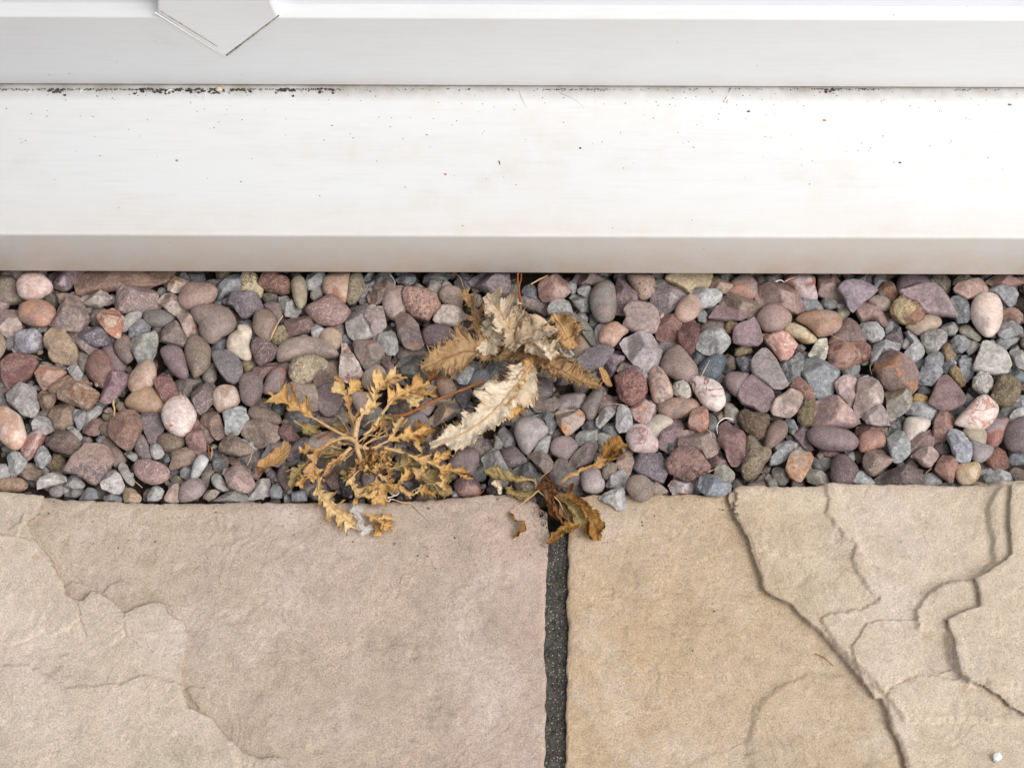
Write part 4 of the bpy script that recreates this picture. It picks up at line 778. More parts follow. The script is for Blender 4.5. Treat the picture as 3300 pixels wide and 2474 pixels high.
J P 1 b8aa98;-9,50 0,42 10,39 20,42 26,48 15,58 4,66 -5,62
N P 2 d4b8b4 a87470 v;201.8,141.5 202.2,139.5 203.5,137.5 206,136.8 208.5,137.5 210,139.5 211.8,142 211.8,144.8 210,145.8 206,145.6 203.5,144.8;pale pink marbled pebble
H P 2 a09290 b4a8a4 b;43,60 44,50 50,44 60,42 75,45 84,55 84,62 75,68 70,75 62,86 57,88 50,80 46,70;large greyish mauve teardrop pebble
H L 1 7c8084;66,38 75,36 90,35 96,38 96,50 90,62 85,60 82,50 74,44
H L 1 989698;21,62 25,56 30,52 36,58 42,68 44,76 40,80 30,78 25,70
H L 1 8f8f8c;17,78 19,64 23,68 28,75 24,82 18,80
H A 2 8a8c90 a8a09a b;0,92 8,85 16,79 22,85 30,100 35,108 35,114 20,112 5,110 3,100;blue grey block with pale patches
H P 1 6f5c60;26,88 32,82 42,80 50,86 58,97 50,101 40,104 32,102
H A 1 62605c 808484 b;38,110 50,102 60,100 72,106 78,114 75,121 70,125 60,120 45,117
H A 2 857268;59,89 66,86 78,87 86,90 92,100 90,108 82,114 76,109 66,98
H L 1 b4b2b2;66,86 72,76 80,66 85,62 89,64 88,76 84,88 78,86
H P 2 98827f;89,82 91,72 100,67 112,67 120,72 124,80 118,87 110,94 103,94 92,88;rosy mauve dome pebble
H L 1 a4a29e;122,65 128,60 140,57 147,57 148,65 147,71 135,74 126,78 121,72
H L 1 b4b0ac;149,78 148,64 155,63 165,67 169,71 165,77 158,80 155,86 151,84
H A 2 8c7870 a8948a b;113,96 118,88 130,79 140,71 146,71 148,80 145,90 141,98 130,103 120,106 114,102;brown cloven stone with a pale ridge
H A 1 84766f 6a5c5c b;85,118 92,108 100,96 106,95 115,103 122,112 127,125 129,136 122,138 108,135 95,130 88,124;large brown tent shaped stone
H P 2 b09e9c;127,118 130,110 142,106 150,109 154,118 157,125 155,134 148,138 138,137 130,132;pale mauve pebble touching the right slab
H R 1 8c7c6a;153,112 155,102 163,99 170,101 173,108 168,115 162,122 156,120
H A 1 b09080;172,102 175,92 183,84 189,82 192,90 194,100 190,112 187,115 180,110
H L 1 b2aeac;160,128 167,115 172,110 180,107 190,117 185,122 183,132 165,132
H L 3 bcb8b6 e0dedd b;151,143 155,138 163,136 172,130 176,126 182,134 184,142 185,155 180,160 175,159 165,152 155,148;white edged limestone chip lying on the slab
H P 3 8c766a;185,130 188,120 196,116 206,116 215,122 221,130 218,140 210,147 200,148 193,143;brown pebble overhanging the slab edge
N F 1 7c6e76 9c8c90 s;204,150 204.8,148 206.5,146.5 210,146.3 213,147.2 214.6,149.8 214.8,152.5 213.5,155.5 211.5,155 208,153.5 205.5,152.2;speckled purple slate disc
H R 3 7c6c58;48,128 53,123 60,124 66,130 62,136 52,134;small earthy lump cupped in a brown leaf
H P 0 4c3c40;7,133 18,128 24,138 14,142
J A 1 a0907e;-3,124 10,125 22,135 10,140 -3,140
H R 0 5c544c;88,60 100,56 106,64 98,72 90,72
H L 0 6c7074;17,95 22,92 26,100 24,110 18,108
H L 0 7c7c78;28,80 42,78 46,84 32,86
H L 0 868480;142,92 150,84 154,90 150,100 144,100
I F 1 c4ac80;19,17 24,8 50,7 75,8 76,16 72,25 68,29 55,27 47,33 42,28 30,22;yellow sandstone flake under the threshold
I L 0 9a9892;1,22 8,14 18,17 30,23 22,29 10,32 3,29
I A 1 a08e92 b8a8a8 s;0,36 8,28 20,24 35,26 40,28 44,34 38,44 28,54 15,64 8,62 3,52 -2,50;big lilac grey rough stone
I P 2 c49e88;30,58 34,48 42,40 50,36 58,40 62,46 61,56 56,64 48,69 40,70 33,66;smooth salmon barrel pebble with two pits
I L 2 b8b8ba d0d0d0 b;48,34 53,27 60,28 72,31 82,30 90,36 88,42 78,51 68,52 60,54 60,46 55,38;white grey bow-tie limestone
I A 1 a0826e;71,28 76,17 82,13 92,17 100,23 103,27 95,34 85,33
I P 1 a48880 b07c64 b;97,35 100,22 108,15 118,12 128,16 134,25 133,35 127,41 115,40 105,38;rose grey pebble with orange smear
I L 0 8c8c88;85,9 98,8 107,13 97,20 90,17
I L 0 7f7a72;140,20 145,10 160,9 170,17 160,23 150,26 144,25
I A 0 6e5c60;128,10 145,10 142,20 135,26
I A 1 8c7664 a48c7c b;88,42 93,36 105,36 120,39 130,43 138,50 138,56 132,61 122,65 115,59 100,52 90,48;long brown wedge stone
I F 2 8b6c70;76,60 82,50 90,49 105,55 118,59 122,63 115,69 95,69 78,67 72,66;maroon triangular flake
I L 1 84898a;56,62 62,54 68,54 71,60 69,70 60,70
I A 2 a4877c 8c6c64 b;131,30 138,25 150,25 165,20 172,21 180,30 188,38 196,50 195,55 185,60 172,57 150,52 135,50;large long rose brown wedge
I P 1 c8b4b4 a86850 b;170,20 178,13 195,12 206,15 207,25 210,38 205,42 195,41 185,36 178,27;white and pink spotted pebble
I L 1 94969c;190,45 200,38 210,43 219,53 216,57 205,56 195,58
I P 2 a08078;134,65 138,57 148,50 160,50 172,57 178,64 176,72 168,80 158,84 145,82 136,74;plump dusty pink pebble
I A 1 94655c;6,82 10,66 18,62 28,62 37,70 37,82 35,95 22,96 8,90
I A 2 7f4e48 5c3430 b;32,83 38,73 48,68 56,68 60,75 61,85 56,100 55,107 48,110 42,105 35,98 33,90;dark red faceted stone
I F 2 94787e;103,90 105,78 112,73 125,68 130,64 134,70 138,82 141,95 135,101 120,101 105,98;lilac trapezoid flake
I L 2 a0a0a0 bcbcb8 b;57,100 61,88 70,82 78,78 83,76 92,78 98,86 101,97 95,105 88,111 78,113 66,109 60,104;round grey scratched limestone
I P 0 786460;60,82 67,72 78,69 92,70 97,78 92,84 80,82 65,88
I R 1 a48450;93,78 96,70 102,69 106,74 104,82 99,85 95,83;tiny ochre lump
I R 1 8c7850;106,112 107,105 113,102 124,102 127,107 120,112 110,114;olive oblong lump
I A 2 c88c7c e4b8a4 v;139,82 155,81 170,86 182,94 187,98 182,105 180,112 172,119 163,120 158,112 152,103 146,95;coral pink shard
I P 2 ccb890 a8844c b;167,80 172,74 182,73 195,79 205,87 210,93 207,97 195,97 182,90 172,86;glossy yellow and white lozenge pebble
N P 2 ac8a80 b08058 b;256.8,103 259,101.2 263,100.6 266.5,100.5 270,101.5 271.2,104 270,106.5 267,108 263.5,108.2 262,106.8 260,105
I P 1 4c5a66 5c6a74 b;58,132 65,122 75,115 85,111 92,115 94,122 90,132 85,140 76,145 60,141;dark teal blue pebble
I L 0 5c626a;49,112 55,104 70,112 71,118 62,124 55,126
I P 2 9c8178 887064 b;12,125 17,112 25,104 33,101 42,108 50,118 57,128 58,138 54,144 45,148 35,146 25,140 14,132;large mauve brown oval stone
I P 0 8f8486;8,98 18,94 28,95 35,102 27,108 15,115 9,112
I F 2 a0928e;127,120 132,112 140,105 146,104 152,110 158,118 163,130 170,145 173,152 165,156 155,155 140,145 130,138 127,130;large smooth grey mauve flat stone
I L 1 6c6a74;108,118 115,113 128,112 130,125 127,135 115,134 110,126
I L 1 74767a;162,120 175,122 185,113 192,118 192,135 185,148 178,150 170,140 165,130
N A 2 d4ccb8;260.5,114 262.2,111.5 264,109 266.5,108.8 266.8,112 266.2,115 265,116.5 263,115.5;cream triangular flake
N A 1 80848c a0a4a4 b;258.5,118 259.2,113 262.2,113.3 264,116.5 267.2,117.5 270,120 269,123 268,127.5 265,128.5 262.5,127 261,124 259,121.5;big blue grey faceted stone
J R 1 a07060;175,5 180,-7 190,-7 200,3 207,15 206,22 195,22 185,10
I A 0 705055;179,108 185,100 194,98 195,112 190,116
I P 1 87706e;94,148 96,138 104,135 115,136 123,138 118,150 113,160 108,164 100,158
J F 2 93787a;109,15 112,5 118,-5 127,-13 135,-10 145,0 153,8 156,18 152,28 145,36 138,37 128,30 115,25;broad mauve fan shaped stone
J P 2 e4d0c8 8c4c48 v;48,-5 52,-10 62,-9 75,-6 86,0 91,8 94,18 92,26 84,33 76,32 68,28 60,18 54,8;white stone with dark red veins
N P 2 d0aa94 806a64 b;209,122 210.5,118.7 212.2,118.4 214,120 216,123.5 217,126.2 216.5,128 214.8,129.5 212.8,130.2 210.8,129.2 209.8,126.5;peach pebble with a brown patch
J R 2 cac0b0;25,5 30,-3 40,-4 46,0 50,8 50,15 44,18 38,17 30,12;white crumbly mortar lump
I R 0 6c6050;91,123 98,113 108,118 107,130 98,132
I R 0 5c544c;88,134 98,130 104,134 96,140
J P 1 b08870 8c7068 b;9,28 14,22 25,19 40,18 52,20 59,26 58,33 50,37 38,41 25,42 12,37;orange brown capsule pebble
J P 1 b89088;-3,20 2,22 8,28 6,35 0,40 -4,35
J A 2 b48878 b06c3c b;46,50 48,40 52,32 58,28 67,28 72,38 73,48 70,58 63,61 55,56 48,55;rust and pink egg shaped stone
J A 1 96787c;3,68 15,60 27,52 30,43 38,45 44,52 38,60 35,70 35,82 25,88 12,80 7,74;mauve arrow shaped stone
J A 2 90796e b09c8c b;35,58 45,56 60,57 75,62 84,72 88,79 84,86 75,92 68,94 62,85 52,80 40,82 34,75;broad fawn grey slab stone
J R 2 b08478 6c4440 v;20,95 27,87 38,81 52,82 60,88 68,97 74,108 68,113 58,120 48,123 35,118 25,112 18,103;wrinkled pink granite boulder
J A 1 d0c4c4 a87c78 v;22,128 30,120 42,121 54,122 52,132 50,139 28,139;striped white quartz against the slab
J L 3 848a98 b4b8c0 b;59,128 62,115 70,113 80,116 90,122 100,130 99,136 92,140 78,141 70,140 62,134;sparkling blue grey limestone on the slab edge
J L 0 90949a;50,138 53,125 58,116 64,125 62,138
J A 1 a09a8c b8b4a8 b;80,115 82,105 92,103 98,107 105,114 105,118 100,125 94,126 86,120
J A 1 946e70;68,95 80,90 88,84 92,95 100,108 103,112 96,105 85,108 76,106
J A 2 996e6c 845c5c b;85,60 86,52 90,46 97,43 104,50 113,58 120,68 118,82 118,95 108,103 102,103 96,92 92,82 85,74;tall dusky red stone
J L 1 74787e;71,33 78,36 85,44 83,50 86,58 84,70 78,62 72,60 73,48
J A 1 9c9488;92,28 94,24 102,22 107,30 112,38 110,48 100,47 93,40
J A 0 b09078;78,34 91,32 93,42 86,48 82,40
J R 2 80664e 6c5440 s;111,40 114,34 120,34 128,38 145,38 150,44 149,52 144,62 142,69 133,71 125,66 115,55;rough brown heart shaped clinker
J P 2 86695c;144,70 147,60 152,51 162,46 170,49 173,56 170,65 160,75 150,81 144,79;smooth chocolate egg pebble
J R 2 968366 7c6848 s;118,76 120,69 127,67 132,70 140,82 150,80 151,88 148,96 141,102 138,112 130,120 120,122 114,118 113,108 118,95 117,85;branched khaki clinker like coral
J A 2 a48a7e c8aca0 b;150,30 158,20 170,12 178,6 188,7 193,16 190,25 184,35 176,42 165,41 155,38;two-toned pink and brown block
J R 1 968258 7c6c44 s;186,35 190,25 198,19 206,20 208,30 206,42 202,52 192,53 186,45;olive yellow rough lump
N A 2 b08e92 c8a090 b;262.5,130 263.2,128.5 266,127.8 268.5,128.2 271.5,130.5 274.5,133.5 277,135.5 277.2,136.8 275,137.8 270,138 266,137.6 262.5,137.2 261.5,135;large lilac pink faceted stone
J L 1 868a92;168,47 174,42 180,45 188,56 186,58 178,56
J A 1 8e7478;178,60 190,55 200,55 203,60 200,70 206,80 200,82 190,76 183,68
N P 2 82696c;260.5,139.8 262,138 265,137.5 269,138 273.5,139.2 276.2,141.5 276.2,143.5 274.5,145 270,145.2 265,144.5 261.5,142.5;long purple oval pebble
J L 1 9a9ca0 74787c b;155,82 165,71 172,70 181,74 178,85 172,95 160,102 150,103 150,95 157,88
J F 2 b89c88 c08458 b;170,108 175,92 180,85 190,84 203,84 206,92 203,102 198,112 190,125 183,125 175,118;peach and grey tilted tablet stone
J L 0 a0a4a8;176,88 182,79 190,79 200,84 190,90
J A 1 8a8478;153,112 155,105 163,103 170,112 172,120 170,128 162,128 156,120
J L 1 8f8c84;144,118 150,111 155,118 162,132 150,132
J A 1 866e68;119,132 132,122 140,117 151,132 135,134
J A 0 8c8278;101,128 107,119 119,132 108,133
N A 1 a09a8a;259.5,152.2 261.5,151.4 264,151.7 265.5,153 267.6,155.5 266.5,156.4 263,156.4 260.5,155
J L 0 6c7078;200,100 208,93 220,105 223,108 215,112
L L 0 a8aaa8;-2,78 8,76 14,82 10,90 1,88
J L 0 5c6066;90,8 97,3 101,12 100,20 94,22
J R 0 6c6450;148,36 160,38 170,42 158,48 150,44
J L 0 70706c;168,62 178,60 184,72 174,74
J A 0 5c5450;140,104 148,98 152,106 146,116 140,112
K A 1 a08078;0,13 10,11 20,13 26,20 24,28 27,38 22,42 12,35 0,30
K F 2 90808a;20,24 26,17 35,15 45,16 57,22 63,26 55,33 48,38 37,48 30,42 27,34;flat lilac pentagon stone
K L 0 8a8088;36,14 45,8 58,10 60,18 50,20
K L 0 94949a;58,14 62,8 74,16 68,24 60,24
K P 0 786068;84,24 86,13 92,8 105,7 116,13 116,20 100,24 88,27
K R 0 8c8270;116,17 125,10 134,9 141,18 140,28 133,30 126,22
K F 2 9c8488;86,27 95,25 110,20 123,18 132,27 137,33 142,43 148,55 130,52 114,50 105,40 97,37 90,32;huge lilac shard stone
K A 1 94684c;62,24 68,18 77,16 82,24 85,30 78,37 72,33 66,30
K P 1 a89484;53,37 57,33 65,31 72,34 77,40 75,46 65,46 58,42
K A 1 a07c74;40,46 44,40 55,38 68,41 75,45 76,55 72,65 65,62 55,57 45,60 41,52;rusty rose rounded block
K R 2 ccb47c a06c54 b;76,45 80,38 87,33 92,35 97,40 105,40 112,46 113,50 110,60 102,64 95,62 85,58 77,52;yellow green lichened stone
K P 1 b49880;95,64 108,56 115,53 125,53 131,59 128,65 118,70 108,73 98,68
K L 2 b4b4b4 c8c8c8 b;43,63 47,59 54,58 62,61 70,66 71,73 66,80 57,82 50,77 46,70;pale grey rounded limestone ball
K L 0 8a8c92;73,55 86,60 82,72 72,77 70,66
K A 1 7a6a70;70,80 75,72 82,62 86,63 90,80 88,88 80,82
K L 1 a8a8ac;57,94 60,84 70,81 85,80 88,84 84,93 75,91 66,92 62,102 57,102
K P 1 c8c0b8;90,84 94,77 99,82 96,88 91,88;tiny white pebble
K L 1 a8a8aa c4c4c4 b;93,72 98,70 105,74 110,82 114,92 110,97 100,103 90,100 92,93 100,86 96,78
K L 1 9a9690;110,76 117,71 130,70 137,74 137,80 130,88 124,95 117,92 111,84
K L 1 9c9a98;131,65 138,60 146,60 150,67 146,74 138,74
K L 1 7c8288 a4a8a4 b;140,38 146,33 154,32 161,42 164,55 158,60 150,60 143,50;blue grey chip with pale lichen rim
K F 2 c09a8c;145,24 150,18 165,14 175,12 180,18 183,22 180,29 168,34 158,36 150,30 146,28;pale terracotta plate stone
K A 0 c0b494;144,18 150,9 160,10 170,14 152,20
K A 1 b88a7c;180,15 188,10 197,8 204,12 223,10 223,17 205,22 190,20;long salmon shard in the bed's right corner
K L 1 8f9096;181,28 185,22 195,22 208,24 214,30 210,40 205,43 198,38 190,32
K P 2 dcc0b0 e4d0c4 b;164,48 167,36 175,30 185,30 193,35 197,45 197,58 193,68 187,74 180,75 172,68 166,58;large smooth pale pink egg pebble
K A 1 a8826e;198,50 205,45 215,46 220,52 215,62 205,62 198,60
K L 1 9c9ca0;194,68 196,61 208,60 219,66 219,72 210,75 200,77 194,74
K L 1 b0a490;152,66 156,62 163,63 170,70 175,78 170,80 160,76 152,72
K L 1 8c8e92;142,82 147,75 158,76 165,80 160,88 155,93 146,92
K R 1 a0825c;132,88 137,83 143,86 147,94 143,101 137,101 133,94;small ochre round clod
K R 1 a0844c;141,110 146,106 151,112 155,120 157,128 152,130 146,124 142,117;ochre worm shaped clod
K F 2 b8b4ac c8c4bc b;166,107 170,98 176,82 181,81 200,90 205,100 207,107 202,116 190,117 180,114 166,112;large flat pale grey polygon stone
K L 1 a0a2aa;150,104 155,96 162,95 164,104 166,116 160,123 152,118
K L 0 868c94;131,108 140,98 152,93 157,95 152,103 146,108 140,115 132,114
K L 0 85878c;99,105 115,93 117,110 108,112
K L 1 90949c;114,100 120,93 132,92 135,98 133,108 125,106 115,109
K L 1 a0a2a8;107,120 112,108 122,105 131,108 132,116 125,127 120,129 110,126
K A 2 92746a b87848 b;60,108 62,95 66,88 76,90 90,98 100,107 106,118 106,130 100,137 88,134 75,134 66,126;large brown mauve stone with an orange streak
K P 1 b07f6c 704038 b;10,95 13,86 22,83 35,84 50,85 54,92 50,102 40,104 25,110 14,107;salmon red pitted pebble
K L 0 8c8c88;48,83 53,80 59,88 58,105 52,105
K P 1 7c6058;11,82 20,68 28,58 34,58 42,65 48,75 48,82 35,84 20,84;chestnut brown wedge pebble
K L 0 c8b898;18,44 30,42 34,49 25,58 20,50
K L 0 8c8c8c;0,40 5,31 15,34 22,43 10,47
K L 0 b0b0b0;7,110 14,105 22,110 22,119 15,118
K L 0 8c9498;23,112 30,104 43,105 44,112 38,120 28,120
L F 2 8a6a6a;117,20 122,10 130,-8 138,-12 148,0 155,10 158,16 155,22 140,29 128,27;maroon fan shaped flat stone
L R 2 ccc0b8;165,3 166,-6 172,-12 182,-12 187,-3 186,5 180,12 172,8;white lumpy quartz pebble
L R 2 8e7d58 746440 s;185,15 190,2 195,-8 205,-10 217,0 217,10 210,22 200,25 190,20;large olive brown rough clod
K L 0 a8a8a4;188,118 200,115 212,119 214,126 200,124
K L 1 b0b0b0;206,90 213,86 219,90 223,98 223,112 215,108 210,100
K L 0 7c8690;204,110 215,109 223,113 223,125 212,124
K L 0 94989c;188,83 200,74 210,73 215,78 207,85 200,92
K A 1 9c9890;158,90 160,84 168,80 175,84 168,92 162,95
L A 2 c0a09c;16,0 20,-5 33,-12 40,-8 41,0 40,15 38,22 33,20 22,12;frosted pink half disc stone
L A 2 a89088 c0aca0 b;38,22 41,0 42,-7 53,-12 60,-5 66,3 69,12 68,20 55,25 48,33 43,34 39,30;chunky pinkish brown block
L A 2 9c8258 a09c94 b;71,8 80,0 90,-3 96,0 98,10 100,18 97,27 88,33 78,38 74,30;ochre and grey two-toned block
L A 1 b8924c;100,12 106,10 116,13 116,17 110,20 102,18;small mustard yellow sliver
L L 1 b0b0b4;95,30 99,21 115,20 126,28 126,33 120,39 108,36
L L 0 5c6064;70,52 80,41 88,32 95,38 92,48 82,57
L P 1 ccbcb0;92,50 94,38 103,36 115,38 119,43 112,52 100,60 95,60;ivory wedge pebble
L A 2 b09c98;47,35 52,29 62,24 68,21 72,30 77,43 65,45 52,42
L A 0 8c6458;41,46 52,40 62,40 72,48 72,56 60,52 48,54 40,58
L P 2 b88470 a86858 v;42,60 46,53 55,50 65,51 71,58 70,66 62,68 52,72 44,71;round terracotta banded pebble
L L 2 a4a8a8 c4c4bc b;74,57 80,53 86,48 92,55 96,63 98,75 90,82 80,82 76,70;pale green grey faceted limestone
L A 2 a4877a 8c7064 s;48,78 52,70 60,67 70,70 76,78 80,83 72,90 62,97 57,99 50,93 47,85;grainy rose tan stone
L A 1 8e726e;97,62 108,55 120,48 124,58 123,66 110,70 100,74
L A 2 b0948a;99,76 108,70 119,67 127,72 129,77 124,85 120,90 112,87 105,80
L A 1 96766e b07c6c b;124,42 128,30 132,28 140,32 147,36 144,45 138,55 134,64 126,62 123,52;upright rose brown prism
L L 2 b0b4c0 d4d8e0 b;139,54 142,48 150,46 157,50 160,58 163,65 165,75 162,84 155,84 147,80 143,72 141,62;knobbly blue white limestone
L P 2 e8d0c4 c88068 v;147,42 152,33 162,23 170,15 178,12 187,16 193,25 192,32 186,42 175,49 165,49 155,45;big pinkish white veined pebble
L P 1 b0a084;156,50 165,48 177,49 180,56 177,66 165,62
L P 1 a08c88 a05c50 b;178,50 185,40 195,37 203,38 203,45 198,58 190,67 184,68 179,60;grey mauve pebble with a red spot
L P 1 786468;200,58 203,45 210,39 223,38 223,70 212,72 204,68
L L 1 c0c0c0;205,35 210,28 223,23 223,40 208,38
L L 0 94948c;191,33 198,24 205,28 205,38 197,39
L L 0 94989c;201,25 212,13 223,10 223,24 208,32
L L 0 a0a0a4;155,20 160,8 169,16 162,24
L P 1 96888a;163,62 175,64 187,69 184,78 172,84 165,80
L A 1 8a5844;180,77 188,70 195,68 200,76 205,88 200,92 190,94 180,84;brick red shard
L L 1 7c8894;203,80 210,75 223,72 223,85 210,87
L A 1 806a60;205,95 210,90 223,92 223,108 212,106
L P 2 dcc4a0 c09c68 b;146,92 150,87 160,85 170,84 174,90 173,98 168,105 158,108 150,104;cream butter coloured pebble
L L 0 9c9c9c;170,98 173,86 178,82 190,92 182,99 176,106
L L 1 b0b0b0;176,100 182,94 192,92 205,98 212,104 210,107 195,108 184,109
L A 2 9a6c5c;124,92 128,82 134,74 142,76 150,86 146,95 145,104 140,105 130,99;red brown blade stone
L A 2 72605a 8c7870 s;58,105 62,98 75,90 90,89 100,88 112,90 111,100 114,108 100,111 80,111 62,110;long dark brown log shaped stone
L P 1 a0a2a4;112,103 115,97 122,96 130,102 132,106 125,109 114,110
L L 0 9ca0a4;130,107 140,104 152,105 160,110 135,113
L P 2 6c5458;13,90 15,80 20,76 28,76 35,82 42,92 38,100 33,108 18,108 13,100;deep purple ball pebble
L L 1 b4b8bc;34,105 38,98 44,92 49,92 55,99 59,109 45,110
L A 1 96685c;0,70 8,69 18,71 24,75 18,77 10,79 3,75
L L 0 a0a09c;-2,78 12,80 15,88 5,92
L A 0 80685c;36,76 42,70 52,72 50,80 42,85
L L 0 a0a0a0;28,72 38,72 38,83 33,82
L A 0 c0b090;158,110 170,104 178,105 185,112 170,114
L A 0 70584c;90,88 95,80 104,79 106,90
L P 0 6c5c58;123,70 128,63 138,65 140,75 130,76
L L 0 90949a;140,30 150,23 159,21 157,28 148,35
L L 0 7c8088;104,12 110,2 121,4 120,12
"""

# ------------------------------------------------------------------ the gravel
def stone_mesh(out, z0, kind, seed, small=False):
    """closed stone from a plan outline (world xy): a dome over a mirrored belly, cut by random cleavage planes"""
    r_ = np.random.RandomState(seed); n = 20 if small else 64; rings = 6 if small else 15
    if kind == 'P': o = catmull(out, n*2, True); o = resample(o, n, True)
    else:
        o = resample(out, n, True)
        o = .12*np.roll(o, 1, 0)+.76*o+.12*np.roll(o, -1, 0)
    c = o.mean(0); d = o-c; A = abs(np.sum(o[:, 0]*np.roll(o[:, 1], -1)-o[:, 1]*np.roll(o[:, 0], -1)))/2
    cov = np.cov(d.T); w, _ = np.linalg.eigh(cov); short = 2*math.sqrt(max(w[0], 1e-9))
    rad = math.sqrt(A/math.pi); R0 = min(rad, short*1.0)
    up = {'P': .62, 'A': .72, 'F': .34, 'L': .70, 'R': .70}[kind]*R0; dn = {'P': .6, 'A': .7, 'F': .5, 'L': .7, 'R': .7}[kind]*R0
    pw = {'P': 2.15, 'A': 3.4, 'F': 5.5, 'L': 3.2, 'R': 2.6}[kind]
    u = np.sin(np.linspace(0, 1, rings)*math.pi/2)                   # radius, denser near the rim
    top = (1-u**pw)**(1/pw); V = []
    for k in range(rings): V.append(np.c_[c+d*max(u[k], .02), np.full(n, z0+up*top[k])])
    ub = u[::-1][1::2]
    for q in ub: V.append(np.c_[c+d*max(q*.97, .02), np.full(n, z0-dn*(1-q**2)**.5)])
    V = np.array(V); M = len(V)
    if kind in 'AFL':
        a0 = r_.rand()*6.28; cuts = []
        if kind != 'F':
            for i in range(3): cuts.append((a0+i*2.09+r_.uniform(-.6, .6), r_.uniform(.25, 1.15), r_.uniform(-.1, .35), r_.uniform(.88, 1.0)))
            for i in range(4): cuts.append((r_.rand()*6.28, r_.uniform(1.1, 2.2), r_.uniform(.5, .8), 1.0))
        else:
            cuts.append((a0, r_.uniform(.03, .14), 0, .9)); cuts.append((a0+2, r_.uniform(.1, .3), .45, .95)); cuts.append((r_.rand()*6.28, 1.2, .8, 1.0))
        for a, sl, dist, hh in cuts:
            hx = (V[..., 0]-c[0])*math.cos(a)+(V[..., 1]-c[1])*math.sin(a)
            lim = z0+up*hh-sl*(hx-dist*R0); rim = np.minimum(V[..., 2], np.maximum(lim, z0-.25*up)); V[..., 2] = np.where(V[..., 2] > z0-.2*up, rim, V[..., 2])
        V[..., 2] += (.0 if kind == 'F' else r_.uniform(-.12, .12))*(V[..., 0]-c[0])+(r_.uniform(-.15, .05))*(V[..., 1]-c[1])
    P = np.concatenate([V[..., :2], V[..., 2:3]], -1)
    f1 = {'P': .022, 'A': .035, 'F': .02, 'L': .06, 'R': .10}[kind]*rad; f2 = {'P': .0, 'A': .016, 'F': .012, 'L': .03, 'R': .05}[kind]*rad
    off = r_.rand(3)*50
    for ax in range(3):
        P[..., ax] += f1*fbm(V/rad*1.5+off+ax*7, seed % 97, 2)+f2*noise3(V/rad*5.5+off+ax*3, seed % 89)
    V = P.reshape(-1, 3); F = grid_faces(M, n, True); cen0 = len(V)
    V = np.vstack([V, V[:n].mean(0), V[-n:].mean(0)])
    F = F[:, ::-1]
    j = np.arange(n); j2 = (j+1) % n
    T1 = np.c_[j2, j, np.full(n, cen0), np.full(n, cen0)]; T2 = np.c_[(M-1)*n+j, (M-1)*n+j2, np.full(n, cen0+1), np.full(n, cen0+1)]
    return V, F, T1[:, :3][:, ::-1], T2[:, :3][:, ::-1]
def ccw(o):
    a = np.sum(o[:, 0]*np.roll(o[:, 1], -1)-o[:, 1]*np.roll(o[:, 0], -1)); return o if a > 0 else o[::-1]
ZL = {0: -.0105, 1: -.0065, 2: -.0030, 3: .0035}
def muted(h, k, sat):
    c = lin(h); L = .3*c[0]+.6*c[1]+.1*c[2]; return tuple(max(0, (L*t+(x-L*t)*sat)*k) for x, t in zip(c[:3], (1.065, .985, .95)))+(1.0,)
STONES = []
for ln in STONE_DATA.strip().split('\n'):
    f = ln.split(';'); h = f[0].split(); land = f[2].strip() if len(f) > 2 else ''
    t, kind, lvl, c1 = h[0], h[1], int(h[2]), h[3]
    c2 = h[4] if len(h) > 4 else None; pat = h[5] if len(h) > 5 else ('c' if kind == 'L' else 'g')
    if kind == 'L' and pat == 'b': pat = 'c'
    P = [(pix(t, x, y)) for x, y in pts(f[1])]; px = np.array(P)
    area = abs(np.sum(px[:, 0]*np.roll(px[:, 1], -1)-px[:, 1]*np.roll(px[:, 0], -1)))/2
    STONES.append(dict(kind=kind, lvl=lvl, c1=c1, c2=c2, pat=pat, px=px, area=area, land=land, cen=px.mean(0)))
order = sorted(range(len(STONES)), key=lambda i: -STONES[i]['area']-(1e6 if STONES[i]['land'] else 0))
own = set(order[:300])
def shade_name(h):
    r, g, b = [int(h[i:i+2], 16)/255 for i in (0, 2, 4)]; H, S, Vv = colorsys.rgb_to_hsv(r, g, b)
    if b > r+.015: return 'dark bluish grey' if Vv < .5 else 'bluish grey'
    if S < .08: return 'pale grey' if Vv > .67 else ('grey' if Vv > .5 else 'dark grey')
    if H > .9 or H < .02: return ('mauve' if S < .2 else 'maroon') if Vv < .62 else 'pink'
    if H < .075: return ('dark brown' if Vv < .45 else 'reddish brown') if S > .22 and Vv < .65 else ('pinkish beige' if Vv > .68 else 'greyish brown')
    if S < .16: return 'cream grey' if Vv > .62 else 'brownish grey'
    return 'tan' if Vv > .6 else 'brown'
KN = {'P': ('pebble', 'pebble', 'rounded pebble'), 'A': ('angular_stone', 'stone', 'angular stone'), 'F': ('flat_stone', 'stone', 'flat stone'),
      'L': ('limestone_chip', 'stone', 'chip'), 'R': ('rough_stone', 'stone', 'rough lump')}
LANDS = [s for s in STONES if s['land']]; USED = set(s['land'] for s in LANDS)
